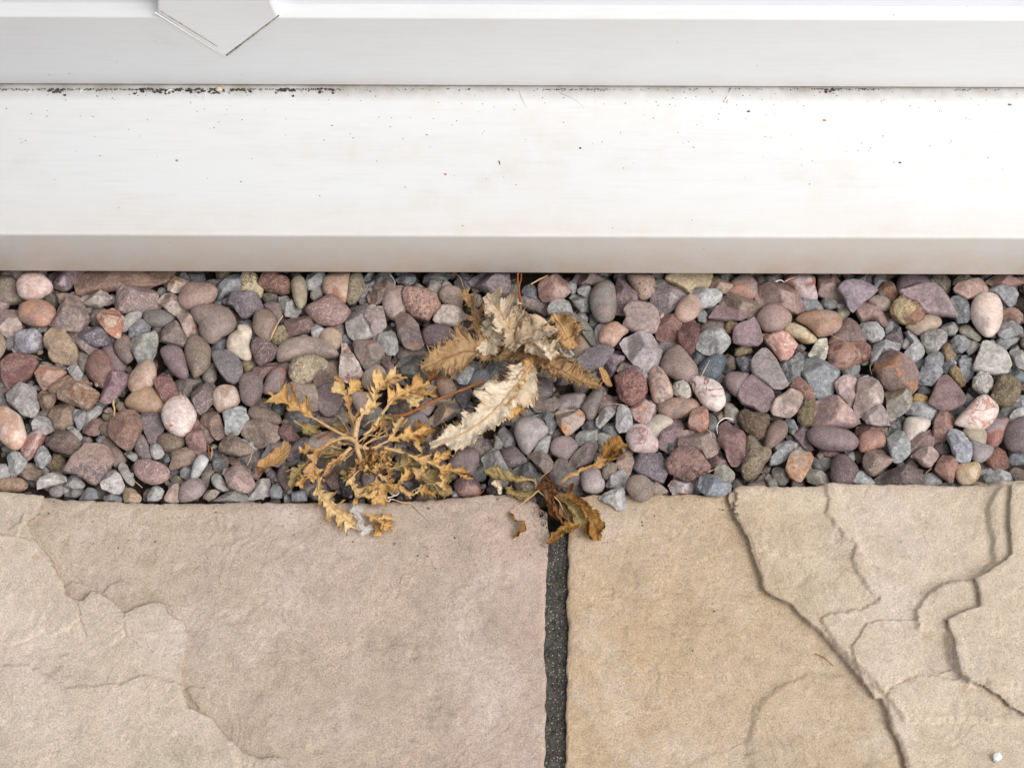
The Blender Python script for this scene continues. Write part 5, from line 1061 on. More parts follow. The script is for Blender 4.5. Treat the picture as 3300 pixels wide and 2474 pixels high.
def make_label(s):
    if s['land']:
        L = s['land']
        if len(L.split()) < 6 and ' in ' not in L: L = L+' in the gravel'
        return L
    px = s['px']; e = np.linalg.eigvalsh(np.cov(px.T)); long_ = 'long ' if e[1] > 4.5*e[0] else ''
    size = 'tiny ' if s['area'] < 1500 else ('small ' if s['area'] < 4200 else '')
    base = size+long_+shade_name(s['c1'])+' '+KN[s['kind']][2]
    near = sorted(LANDS, key=lambda q: np.linalg.norm(q['cen']-s['cen']))
    for q in near[:6]:
        dx, dy = s['cen']-q['cen']
        rel = ('just above' if dy < 0 else 'just below') if abs(dy) > abs(dx) else ('left of' if dx < 0 else 'right of')
        L = base+' '+rel+' the '+q['land']
        if len(L.split()) > 16: continue
        if L not in USED: USED.add(L); return L
    return base+' in the gravel bed'
def world_out(s, z): return ccw(np.array([on_z(x, y, z)[:2] for x, y in s['px']]))
def darker(c, k): return tuple(x*k for x in c[:3])+(1,)
FV, FT, FC, foff = [], [], [], 0
def add_fill(V, Q, T1, T2, col):
    global foff
    tri = np.concatenate([Q[:, [0, 1, 2]], Q[:, [0, 2, 3]], T1, T2]); FV.append(V); FT.append(tri+foff); FC.append(np.tile(np.array(col), (len(V), 1))); foff += len(V)
GROUP = 'gravel stones in the bed between the sill and the paving'
for i, s in enumerate(STONES):
    z0 = ZL[s['lvl']]+.0012*math.sin(i*2.7); out = world_out(s, z0)
    cc = out.mean(0); out = cc+(out-cc)*(1.10 if s['lvl'] < 2 else 1.045)
    col = muted(s['c1'], SG, .75); col2 = muted(s['c2'], SG, .78) if s['c2'] else tuple(min(1, x*1.28) for x in col[:3])+(1,)
    if i in own:
        V, Q, T1, T2 = stone_mesh(out, z0, s['kind'], 100+i)
        F = [tuple(map(int, q)) for q in Q]+[tuple(map(int, q)) for q in T1]+[tuple(map(int, q)) for q in T2]
        c = V.mean(0); o = mesh_obj(KN[s['kind']][0], V, F, MAT[s['kind'], s['pat']], loc=c)
        o.color = col; o['col2'] = list(col2)
        tag(o, make_label(s), KN[s['kind']][1], GROUP)
    else:
        add_fill(*stone_mesh(out, z0, s['kind'], 100+i, True), col)
# small stones below and between, and the bed beyond the edges of the photograph
PAL = ['7f6c66', '8c7870', '9a9a98', '85888c', 'a8a4a0', '6f6064', '937a6c', 'a08c78', '74767a', '866a62', 'b0aca4', '7a6e70']
ytopf = lambda x: float(np.interp(x, np.r_[topL[:-2, 0], topR[3:, 0]], np.r_[topL[:-2, 1], topR[3:, 1]]))
for i in range(3000):
    out_side = i > 1800
    x = random.uniform(-.34, .34) if not out_side else random.choice((-1, 1))*random.uniform(.325, .78)
    y = random.uniform(ytopf(x)+.003, yf+.03); r = random.uniform(.0028, .0062) if not out_side else random.uniform(.005, .0105)
    if y-r < ytopf(x)-.001: y = ytopf(x)+r
    z = random.uniform(-.0180, -.0105) if not out_side else random.uniform(-.016, -.004)
    if y > yf-.004: z = min(z, -.006)
    k = random.choice('ALLPR' if not out_side else 'AALPPR'); m = random.randint(6, 9); a0 = random.random()*6.28; el = random.uniform(.6, 1)
    o = np.array([(math.cos(a0)*math.cos(t)*rr-math.sin(a0)*math.sin(t)*el*rr, math.sin(a0)*math.cos(t)*rr+math.cos(a0)*math.sin(t)*el*rr) for t, rr in ((6.283*j/m, r*random.uniform(.75, 1.1)) for j in range(m))])+np.array([x, y])
    c = muted(random.choice(PAL), SG*random.uniform(.7, 1.1), .75); add_fill(*stone_mesh(ccw(o), z, k, 5000+i, True), c)
for i in range(170):
    p_ = on_z(random.uniform(900, 1780), random.uniform(1130, 1560), -.011); x, y = p_[:2]; r = random.uniform(.0055, .0085)
    if y-r < ytopf(x)-.001: y = ytopf(x)+r
    m = random.randint(7, 10); a0 = random.random()*6.28; el = random.uniform(.6, 1)
    o = np.array([(math.cos(a0)*math.cos(t)*rr-math.sin(a0)*math.sin(t)*el*rr, math.sin(a0)*math.cos(t)*rr+math.cos(a0)*math.sin(t)*el*rr) for t, rr in ((6.283*j/m, r*random.uniform(.8, 1.1)) for j in range(m))])+np.array([x, y])
    add_fill(*stone_mesh(ccw(o), random.uniform(-.0155, -.0115), random.choice('APPLA'), 9000+i, True), muted(random.choice(PAL), SG*random.uniform(.7, 1.05), .75))
for i in range(420):
    x = random.uniform(-.33, .33); y = random.uniform(ytopf(x)+.004, yf-.002); r = random.uniform(.0018, .0034); m = 6
    o = np.array([(r*random.uniform(.6, 1.2)*math.cos(6.283*j/m), r*random.uniform(.6, 1.2)*math.sin(6.283*j/m)) for j in range(m)])+np.array([x, y])
    add_fill(*stone_mesh(ccw(o), random.uniform(-.0105, -.0062), random.choice('ALL'), 12000+i, True), muted(random.choice(PAL), SG*random.uniform(.75, 1.15), .7))
V = np.concatenate(FV); T = np.concatenate(FT); C4 = np.concatenate(FC)
o = mesh_obj('gravel', V, T, MAT['stuff']); tag(o, kind='stuff')
ca = o.data.color_attributes.new('tint', 'FLOAT_COLOR', 'POINT'); ca.data.foreach_set('color', C4.astype(np.float32).ravel())

# ------------------------------------------------------------------ dead plants
def leaf_mat(name, a, b, rib, edge, tr=.15):
    n = NT(name); v = n.coord(); ac = n.new('Attribute', attribute_name='across'); al = n.new('Attribute', attribute_name='along')
    f = n.noise(v, 110, 5, .65); g = n.noise(v, 600, 4, .7); s = n.noise(v, 45, 3)
    col = n.mix(n.val(f, .35, .65), lin(a), lin(b)); col = n.mix(n.val(s, .52, .7, 0, .55), col, lin(edge))
    ab = n.math('ABSOLUTE', ac.outputs['Fac']); col = n.mix(n.val(ab, .0, .13, .8, 0), col, lin(rib))
    wv = n.math('SINE', n.math('ADD', n.math('MULTIPLY', al.outputs['Fac'], 60.0), n.math('MULTIPLY', ab, -7.0))); col = n.mix(n.val(wv, .8, 1., 0, .4), col, lin(rib))
    col = n.mix(n.val(ab, .75, 1.05, 0, .55), col, lin(edge))
    col = n.mix(1.0, col, n.ramp(g, [(.3, g4(.78)), (.5, g4(1.)), (.7, g4(1.15))]), 'MULTIPLY')
    h = n.bump(f, .5, .0015); h = n.bump(g, .5, .0005, h); h = n.bump(wv, .35, .0006, h)
    m = n.done(col, .7, h, .25)
    tl = n.new('BsdfTranslucent'); n.link(col, tl.inputs['Color']); mx = n.new('MixShader'); mx.inputs[0].default_value = tr
    out = n.n['Material Output']; n.link(n.b.outputs[0], mx.inputs[1]); n.link(tl.outputs[0], mx.inputs[2]); n.link(mx.outputs[0], out.inputs[0]); return m
LM = {'yellow': leaf_mat('dry_yellow_leaf', 'e0b878', 'ecd09c', 'e0c08c', 'c08c48'), 'ochre': leaf_mat('ochre_leaf', 'dcac68', 'e4bc7c', 'd0a064', 'b07c44'),
      'olive': leaf_mat('olive_leaf', 'a08c5c', 'b09c6c', 'a8804c', '7c6840'), 'pale': leaf_mat('pale_thistle_leaf', 'f0e0ca', 'e2ceb2', 'ccb296', 'ccaa80'),
      'brown': leaf_mat('brown_fuzzy_leaf', 'b08c64', 'c4a27a', '94704c', '9c7248'), 'rust': leaf_mat('rust_leaf', '9c6a40', '885a38', '704828', '4c3220'),
      'amber': leaf_mat('amber_leaf', 'b4874a', 'a0743c', '84603a', '9c6c2c'), 'tan': leaf_mat('tan_leaf', 'c49864', 'd0a878', 'a07848', 'a07040')}
def plain(name, h, r=.7):
    n = NT(name); v = n.coord(); g = n.noise(v, 500, 4); return n.done(n.mix(n.val(g, .3, .7), lin(h), darker(lin(h), .65)), r, n.bump(g, .5, .0005))
spine_m = plain('spine_straw', 'c8a878'); stem_m = plain('stem_straw', 'd8b484'); red_m = plain('red_stalk', 'a0602f'); fuzz_m = plain('fuzz', 'd0b890')
# leaf(): rib = pixel points with heights (mm); w = widest half width (mm); lobes cut deep by d
def leaf(parent, tile, s, z, w, mat, lobes=0, d=.6, pet=.0, teeth=.12, crump=1.2, fold=.25, seed=0, spines=0, name='leaf', rib=True, prof=None, tip=.25, shear=.5, curl=.9, csign=1):
    r_ = np.random.RandomState(seed); P2 = pts(s); zz = np.interp(np.linspace(0, 1, len(P2)), np.linspace(0, 1, len(z)), z)/1000.
    W = np.array([on_z(*pix(tile, x, y), q) for (x, y), q in zip(P2, zz)]); nt = 150; ns = 13
    C = resample(catmull(W, 160), nt); T = np.gradient(C, axis=0); T /= np.linalg.norm(T, axis=1)[:, None]
    S = np.cross(np.array([0, 0, 1.0]), T); S /= np.linalg.norm(S, axis=1)[:, None]
    # slow twist
    tw = (r_.uniform(-.5, .5)+np.linspace(0, 1, nt)*r_.uniform(-.5, .5))[:, None]; Nn = np.cross(T, S); S = S*np.cos(tw)+Nn*np.sin(tw)
    t = np.linspace(0, 1, nt); 
    if prof is None: base = np.clip((t-pet)/(.45*(1-pet)+.001), 0, 1)**.8*np.clip((1-t)/tip, 0, 1)**.6
    else: base = np.interp(t, np.linspace(0, 1, len(prof)), prof)
    base = np.maximum(base, .13*(t < .97)+.02); u = np.linspace(-1, 1, ns)
    def lob(off):
        if not lobes: return np.ones(nt)
        tq = t*lobes+off+.45*noise3(np.c_[t*lobes*.8, np.full(nt, off*9), np.zeros(nt)], seed+13); ph = tq % 1.0; tri = np.where(ph < .62, ph/.62, (1-ph)/.38)
        am = .72+.75*noise3(np.c_[np.floor(tq), np.full(nt, off), np.zeros(nt)]*3.7, seed+9); return (1-d)+d*tri**(1.1 if d > .6 else .9)*am*1.15
    rag = lambda k: 1+teeth*(1.6*((t*(lobes*4+26)+k*.37) % 1)-.8)+teeth*1.2*noise3(np.c_[t*45, np.full(nt, k*5.1), np.zeros(nt)], seed+k)
    L = {-1: lob(.1+r_.rand()*.2)*rag(1), 1: lob(.5+r_.rand()*.2)*rag(2)}
    wm = w*(1.22 if tile == 'Y' else 1.18 if tile == 'Z' else 1.0)/1000.; V = np.zeros((nt, ns, 3)); 
    cv = curl*(.7+.9*noise3(np.c_[t*3.1, np.full(nt, 2.2), np.zeros(nt)], seed+31)); cv = np.clip(np.abs(cv), .15, 2.4)
    for j, a in enumerate(u):
        sd_ = -1 if a < 0 else 1; ww = wm*base*L[sd_]; petw = np.minimum(ww, wm)
        ph_ = cv*abs(a); V[:, j] = C+S*(sd_*petw*np.sin(ph_)/cv)[:, None]+T*(shear*abs(a)**1.5*wm*base*(L[sd_]-.3))[:, None]
        V[:, j, 2] += fold*abs(a)*petw*.3+(1-np.cos(ph_))/cv*petw*csign
    amp = crump/1000.*np.clip(base, .15, 1)[:, None]*(.35+.9*abs(u))[None]
    Q = V*1000/(6.5 if crump > 2.9 else 4.5)+seed*3.1
    V[..., 2] += amp*(fbm(Q, seed, 3, .55)*1.1+(.5-np.abs(noise3(Q*1.1+40, seed+6)))*1.2+(.4-np.abs(noise3(Q*2.3+60, seed+7)))*.5); V[..., 0] += amp*.7*noise3(Q*1.3+9, seed+2); V[..., 1] += amp*.7*noise3(Q*1.3+19, seed+4)
    up = V.reshape(-1, 3); th = .00018; Fq = grid_faces(nt, ns); N = len(up)
    dn = up-np.array([0, 0, th]); VV = np.vstack([up, dn]); FF = np.vstack([Fq, Fq[:, ::-1]+N])
    bi = np.r_[np.arange(ns), np.arange(1, nt)*ns+ns-1, (nt-1)*ns+np.arange(ns-2, -1, -1), np.arange(nt-2, 0, -1)*ns]; bj = np.roll(bi, -1)
    FF = np.vstack([FF, np.c_[bi, bi+N, bj+N, bj]])
    o = mesh_obj(name, VV, FF, LM[mat], parent)
    for nm, val in (('across', np.tile(u, (nt, 1)).ravel()), ('along', np.repeat(t, ns))):
        at = o.data.attributes.new(nm, 'FLOAT', 'POINT'); at.data.foreach_set('value', np.r_[val, val].astype(np.float32))
    if rib:
        mid = V[:, ns//2].copy(); mid[:, 2] += .0002; sel = mid[::3]
        Vt, Ft = tube_vf(sel, np.linspace(.0009 if pet > .1 else .0006, .00015, len(sel))*min(1.3, max(.6, w/7)), 6); rb = mesh_obj('midrib', Vt, Ft, stem_m if mat in ('yellow', 'ochre', 'tan', 'olive', 'pale') else LM[mat], o)
        rb.location = (0, 0, 0)
    if spines:
        Vs, Fs, off = [], [], 0
        for k in range(spines):
            i = r_.randint(4, nt-2); j = r_.choice([0, ns-1, ns-1, 0, r_.randint(0, ns)]); p0 = V[i, j]
            dr = S[i]*(1 if j > ns//2 else -1)*r_.uniform(.4, 1)+T[i]*r_.uniform(-.3, .9)+np.array([0, 0, r_.uniform(-.1, .7)]); dr /= np.linalg.norm(dr); ln = r_.uniform(.0015, .0042)
            bend = np.array([r_.uniform(-1, 1), r_.uniform(-1, 1), r_.uniform(-.6, .2)])*ln*.3
            Pp = np.array([p0, p0+dr*ln*.5+bend*.4, p0+dr*ln+bend]); vt, ft = tube_vf(Pp, [.0002, .00013, .00006], 3, off); Vs.append(vt); Fs.append(ft); off += len(vt)
        q = mesh_obj('spines', np.concatenate(Vs), np.concatenate(Fs), spine_m, o); q['kind'] = 'stuff'; q.location = (0, 0, 0)
    return o
def stalk(parent, tile, s, z, r0, r1, mat, name='stalk', flat=False, n=40):
    P2 = pts(s); zz = np.interp(np.linspace(0, 1, len(P2)), np.linspace(0, 1, len(z)), z)/1000.
    W = np.array([on_z(*pix(tile, x, y), q) for (x, y), q in zip(P2, zz)]); C = catmull(W, n); C += .00025*np.stack([noise3(C*400+k*9, 5) for k in range(3)], -1)
    V, F = tube_vf(C, np.linspace(r0, r1, n)/1000*(1+.15*noise3(C*600, 3)), 8); return mesh_obj(name, V, F, mat, parent)
# --- yellow rosette weed, between the left slab and the stones
pc = on_z(*pix('Y', 97, 73), .010)
pl = tag(empty('dead_rosette_weed', pc), 'dried yellow rosette weed with jagged lobed leaves, lying over the paving edge', 'dead weed')
J = [('94,72 85,66 74,60 62,53 52,47 40,40 30,35 20,29 12,25', [10, 9, 8, 7, 6], 7.6, 'yellow', 5, .78, .42, 'upper'),
     ('95,70 95,58 92,46 90,36 88,29 88,22', [10, 9, 8, 8], 2.2, 'ochre', 5, .6, .3, ''), ('88,30 84,25 78,21 74,20', [8, 9, 9], 2.6, 'yellow', 2, .4, .1, ''), ('88,29 92,24 97,18 102,16', [8, 9, 9], 3.0, 'yellow', 3, .5, .1, ''), ('87,26 84,18 80,13 76,10', [8, 7, 7], 2.2, 'ochre', 2, .5, .2, ''),
     ('97,71 99,58 102,47 108,40 114,34 116,26 120,18 130,14 140,13', [11, 13, 12, 10, 9], 4.6, 'yellow', 8, .75, .15, ''),
     ('115,57 120,48 126,40 134,31 144,24 156,20 168,17', [8, 9, 10, 9, 8], 7.0, 'yellow', 6, .7, .25, ''), ('134,32 142,30 150,32 156,39', [9, 9, 8], 3.6, 'yellow', 3, .5, .1, ''), ('150,22 160,25 168,28 174,30', [9, 8, 7], 4.2, 'ochre', 3, .6, .1, ''), ('160,19 166,14 171,10 174,8', [8, 8, 9], 3.5, 'rust', 3, .6, .1, ''), ('112,30 120,22 128,12 136,10 146,12', [10, 9, 8], 4.2, 'ochre', 5, .7, .1, ''),
     ('104,58 110,53 118,51 126,50 137,53', [9, 9, 8], 2.2, 'olive', 5, .6, .2, ''),
     ('101,76 108,78 116,77 124,73 134,69 146,67 158,63 168,59', [10, 10, 9, 8], 4.4, 'yellow', 6, .75, .35, ''), ('132,69 134,62 138,56 143,50', [9, 10, 10], 3.4, 'yellow', 4, .6, .15, ''), ('146,68 152,72 157,77 160,82', [8, 8, 7], 4.6, 'yellow', 4, .7, .1, ''),
     ('124,78 136,81 148,85 160,90 172,94 184,99 196,101 206,100', [9, 9, 8, 8, 7], 6.0, 'yellow', 7, .72, .3, ''), ('176,97 180,104 181,112 180,118', [7, 7, 6], 3.9, 'yellow', 3, .7, .05, ''), ('164,92 160,98 156,104 154,107', [7, 7, 6], 3.4, 'yellow', 2, .6, .05, ''), ('168,92 176,86 184,85 190,86', [8, 8, 8], 3.2, 'ochre', 3, .7, .1, ''), ('190,100 198,104 204,107 209,107', [6, 6, 5], 2.6, 'ochre', 3, .6, .1, ''),
     ('108,97 116,102 124,108 132,114 142,119 149,126', [8, 8, 7, 6], 5.0, 'yellow', 6, .75, .15, ''), ('134,114 142,108 147,102 148,98', [7, 8, 7], 3.0, 'yellow', 3, .6, .1, ''), ('117,103 116,112 112,120 110,124', [7, 6, 5], 3.4, 'ochre', 4, .7, .1, ''),
     ('102,97 96,104 94,112 98,120 106,125 116,126 122,124', [8, 8, 7, 6, 5], 3.6, 'yellow', 6, .7, .1, ''), ('110,122 116,116 122,120 118,128 112,130', [6, 6, 5], 4.4, 'ochre', 4, .6, .1, ''),
     ('92,77 84,85 76,93 70,100 65,105', [10, 10, 9, 7], 2.6, 'tan', 2, .5, .2, ''), ('64,106 61,114 63,122 70,131 79,139 88,146 96,153 103,156', [7, 6, 5, 5, 4], 5.2, 'yellow', 7, .62, .0, ''), ('70,98 62,100 55,99 50,104', [8, 7, 6], 2.6, 'ochre', 3, .6, .1, ''),
     ('95,70 86,69 77,71 68,76 61,84 57,92 56,100 57,108', [11, 12, 12, 9, 7], 3.3, 'tan', 4, .6, .2, ''), ('56,98 57,103 57,108 57,111', [6, 6, 5], 3.4, 'ochre', 3, .5, .0, ''), ('58,86 50,92 43,98 38,106 34,117', [7, 6, 6, 5], 4.6, 'olive', 5, .7, .1, ''), ('60,84 54,80 48,80 42,83', [8, 7, 6], 3.2, 'ochre', 4, .7, .1, ''), ('84,82 74,83 64,82 56,82', [8, 8, 7], 1.7, 'olive', 4, .5, .2, ''), ('52,96 50,104 45,110 44,116', [6, 5, 5], 3, 'ochre', 3, .6, .1, ''),
     ('103,138 110,143 118,147 125,152 131,159', [4, 4, 3, 3], 5.4, 'ochre', 5, .65, .1, ''), ('118,146 124,144 128,145 132,146', [4, 4, 3], 2.8, 'yellow', 2, .6, .1, ''), ('115,147 117,153 119,159 120,162', [3, 3, 2], 2.8, 'ochre', 2, .6, .1, ''),
     ('150,123 158,120 165,121 175,121', [5, 5, 4], 3.6, 'ochre', 5, .7, .1, ''), ('97,117 97,125 96,132 95,134', [5, 5, 3], 1.0, 'tan', 0, .3, .1, ''),
     ('38,52 46,58 54,62 60,64 64,62', [3, 3, 3], 4.4, 'olive', 3, .4, .1, ''), ('140,94 152,98 164,106 174,114 188,122', [4, 4, 3, 3], 6.6, 'olive', 4, .45, .1, ''), ('128,98 138,96 148,92 154,88', [4, 5, 5], 4.0, 'olive', 3, .4, .1, ''), ('150,74 158,66 166,60 168,58', [6, 6, 6], 4.5, 'amber', 3, .4, .1, '')]
for k, (s, z, w, m, lo, d, pet, _) in enumerate(J):
    leaf(pl, 'Y', s, z, w*1.36, (m if (m != 'yellow' or k % 3) else 'ochre'), int(lo*1.2), min(.86, d+.1), pet, .22, 1.7 if w > 3 else 1.0, .3, 200+k, rib=(w > 3.2 or pet > .2), name='leaf', curl=1.3)
for k in range(30):       # thin lower leaves, mostly hidden
    a = k*2.4+random.uniform(-.3, .3); ln = random.uniform(16, 34); x0, y0 = 100, 78; bend = random.uniform(-.5, .5); r0_ = random.uniform(2, 9)
    q_ = [(x0+r*math.cos(a+bend*r/ln)*1.1, y0+r*math.sin(a+bend*r/ln)) for r in (r0_, r0_+ln*.35, r0_+ln*.7, r0_+ln)]
    z0 = random.uniform(3, 7); leaf(pl, 'Y', ' '.join('%.1f,%.1f' % q for q in q_), [8, z0+1, z0, z0-1], random.uniform(1.6, 3.4), random.choice(('ochre', 'tan', 'olive', 'yellow')), 6, .88, .35, .25, 1.4, .4, 900+k, rib=random.random() < .4, name='leaf', curl=1.6)
for k in range(90):       # shrivelled inner leaves round the crown
    a = random.random()*6.28; rr = random.random()**.7; x = 113+13*rr*math.cos(a); y = 90+12*rr*math.sin(a); a2 = random.random()*6.28; ln = random.uniform(3, 7)
    s = '%.1f,%.1f %.1f,%.1f %.1f,%.1f' % (x, y, x+ln*.5*math.cos(a2)+random.uniform(-1, 1), y+ln*.5*math.sin(a2), x+ln*math.cos(a2+.5), y+ln*math.sin(a2+.5))
    z0 = random.uniform(7, 12); leaf(pl, 'Y', s, [z0, z0+random.uniform(-1, 2), z0+random.uniform(-1, 1)], random.uniform(1.0, 2.3), random.choice(('ochre', 'ochre', 'yellow', 'ochre', 'rust')), 3, .6, 0, .25, 1.0, .5, 400+k, rib=False, name='shrivelled_leaf')
for s, z, r0, r1 in (('97,73 99,82 102,90 101,97', [11, 11, 10], 1.5, 1.0), ('93,68 93,58 91,46', [7, 6, 5], .3, .2), ('92,67 87,58 82,50 77,46', [7, 6, 5], .35, .2), ('100,72 108,66 120,67 132,66', [8, 8, 7], .35, .2), ('104,66 112,60 118,54 122,50', [7, 6, 6], .9, .6), ('90,80 78,84 66,87', [6, 6, 5], .35, .2), ('118,125 132,127 142,130 150,130', [4, 3, 3], .4, .25), ('96,68 97,60 98,52', [12, 13, 13], 1.5, 1.1), ('98,73 92,69 86,68 80,69', [12, 12, 11], 1.5, .9), ('99,76 106,78 114,78 121,75', [11, 10, 9], 1.3, .9), ('92,77 86,83 78,91 72,98', [10, 9, 8], 1.1, .8)):
    stalk(pl, 'Y', s, z, r0, r1, stem_m)
# --- grey-brown thistle, centre
tc = on_z(*pix('Z', 106, 76), .004)
th = tag(empty('dead_thistle', tc), 'withered spiny thistle with pale crumpled and fuzzy brown leaves in the gravel', 'dead weed')
leaf(th, 'Z', '108,80 103,90 95,101 84,114 72,127 58,139 42,149 26,154 13,158', [5, 7, 9, 9, 8, 6, 5], 13.5, 'pale', 4, .55, .0, .13, 2.2, .12, 31, 90, prof=[.25, .6, .9, 1, 1, .95, .85, .7, .5, .2], shear=.45, curl=.35)
leaf(th, 'Z', '100,88 93,92 88,96 82,98', [8, 9, 9], 3.6, 'pale', 2, .5, .0, .3, 1, .2, 32, 20)
leaf(th, 'Z', '86,106 78,106 70,103 66,100', [8, 9, 9], 4.5, 'pale', 2, .5, .0, .3, 1, .2, 33, 20)
leaf(th, 'Z', '100,78 88,77 76,75 62,73 46,73 30,78 16,84 5,89', [3, 5, 7, 8, 7, 5], 9.5, 'brown', 4, .3, .1, .2, 3.2, .15, 34, 330, prof=[.2, .3, .5, .8, 1, 1, .9, .5, .15])
leaf(th, 'Z', '92,66 88,56 84,46 78,36 72,28 64,21', [13, 15, 15, 13, 11], 11.0, 'pale', 3, .4, .0, .16, 4.4, .25, 35, 40, prof=[.6, .9, 1, 1, .8, .5, .2])
leaf(th, 'Z', '86,40 76,48 70,58 66,66 66,76', [13, 12, 10, 8], 9.0, 'pale', 3, .35, .0, .16, 4.4, .3, 36, 40, prof=[.5, .9, 1, .9, .5])
leaf(th, 'Z', '127,49 120,51 112,54 103,57 94,60 84,60', [16, 18, 18, 16, 13, 11], 16.5, 'pale', 4, .15, .0, .10, 4.2, -.30, 37, 30, prof=[.75, .95, 1, 1, .95, .7, .4])
leaf(th, 'Z', '100,62 108,66 116,68 124,69 127,64', [13, 14, 14, 13], 5.5, 'pale', 2, .2, .0, .12, 3.6, -.2, 38, 20, prof=[.5, 1, 1, .9, .4])
leaf(th, 'Z', '127,38 132,46 137,54 142,61 147,68', [13, 13, 11, 10], 9.0, 'tan', 4, .4, .0, .3, 3.2, .1, 39, 60, prof=[.3, .8, 1, .9, .4])
leaf(th, 'Z', '112,80 122,84 134,91 146,97 158,102 171,104', [4, 6, 8, 8, 7, 5], 9.0, 'brown', 4, .3, .0, .2, 2.8, .15, 40, 240, prof=[.6, .9, 1, 1, .9, .55, .15])
leaf(th, 'Z', '106,84 106,96 105,106 100,117 94,126 85,134', [3, 4, 5, 4, 3], 6.0, 'ochre', 4, .35, .0, .22, 1.8, .1, 41, 60, prof=[.3, .5, .9, 1, .8, .2])
leaf(th, 'Z', '60,58 57,46 53,34 48,22 46,16', [4, 6, 7, 8], 4.5, 'brown', 5, .5, .0, .25, 2.2, .3, 42, 110, prof=[.3, .8, 1, .8, .3])
leaf(th, 'Z', '48,52 54,50 60,54 64,60', [5, 6, 5], 3.6, 'ochre', 3, .5, .0, .3, 1.5, .3, 43, 40)
leaf(th, 'Z', '112,72 108,80 104,88 101,95', [5, 6, 7], 3.2, 'ochre', 4, .5, .0, .3, 1.5, .3, 44, 70)
leaf(th, 'Z', '96,44 102,50 106,58 104,66', [14, 15, 15, 13], 9.0, 'pale', 2, .3, .0, .12, 4.5, .2, 61, 30, rib=False, curl=.5)
leaf(th, 'Z', '116,60 120,66 124,72 128,74', [14, 15, 13, 11], 8.0, 'pale', 2, .3, .0, .12, 4.0, .2, 62, 30, rib=False, curl=.5)
leaf(th, 'Z', '84,60 80,66 74,70 68,74', [8, 8, 7], 6.0, 'brown', 4, .5, .0, .3, 3.5, .2, 63, 60, rib=False)
leaf(th, 'Z', '70,26 78,32 88,36 97,40', [9, 11, 12, 12], 6.0, 'pale', 4, .4, .0, .25, 2.5, .2, 45, 60)
leaf(th, 'Z', '104,64 98,72 90,76 82,78', [6, 5, 4], 4.0, 'brown', 4, .5, .0, .3, 2.0, .3, 46, 80)
leaf(th, 'Z', '116,74 124,76 130,80 136,82', [4, 4, 4], 4.0, 'olive', 3, .4, .0, .3, 1.8, .2, 47, 60)
stalk(th, 'Z', '92,76 100,76 108,77 116,78', [3, 4, 4], 2.2, 1.8, LM['brown'], 'crown'); 
gwm = plain('grey_white_husk', 'b4b0b4')
for s, z in (('132,66 134,72 139,77', [9, 8, 6]), ('138,64 141,70 145,76', [10, 8, 6]), ('128,76 136,76 144,77', [6, 6, 5]), ('134,62 136,66 136,70', [10, 9, 8])): stalk(th, 'Z', s, z, .5, 1.1, gwm, 'husk', n=16)
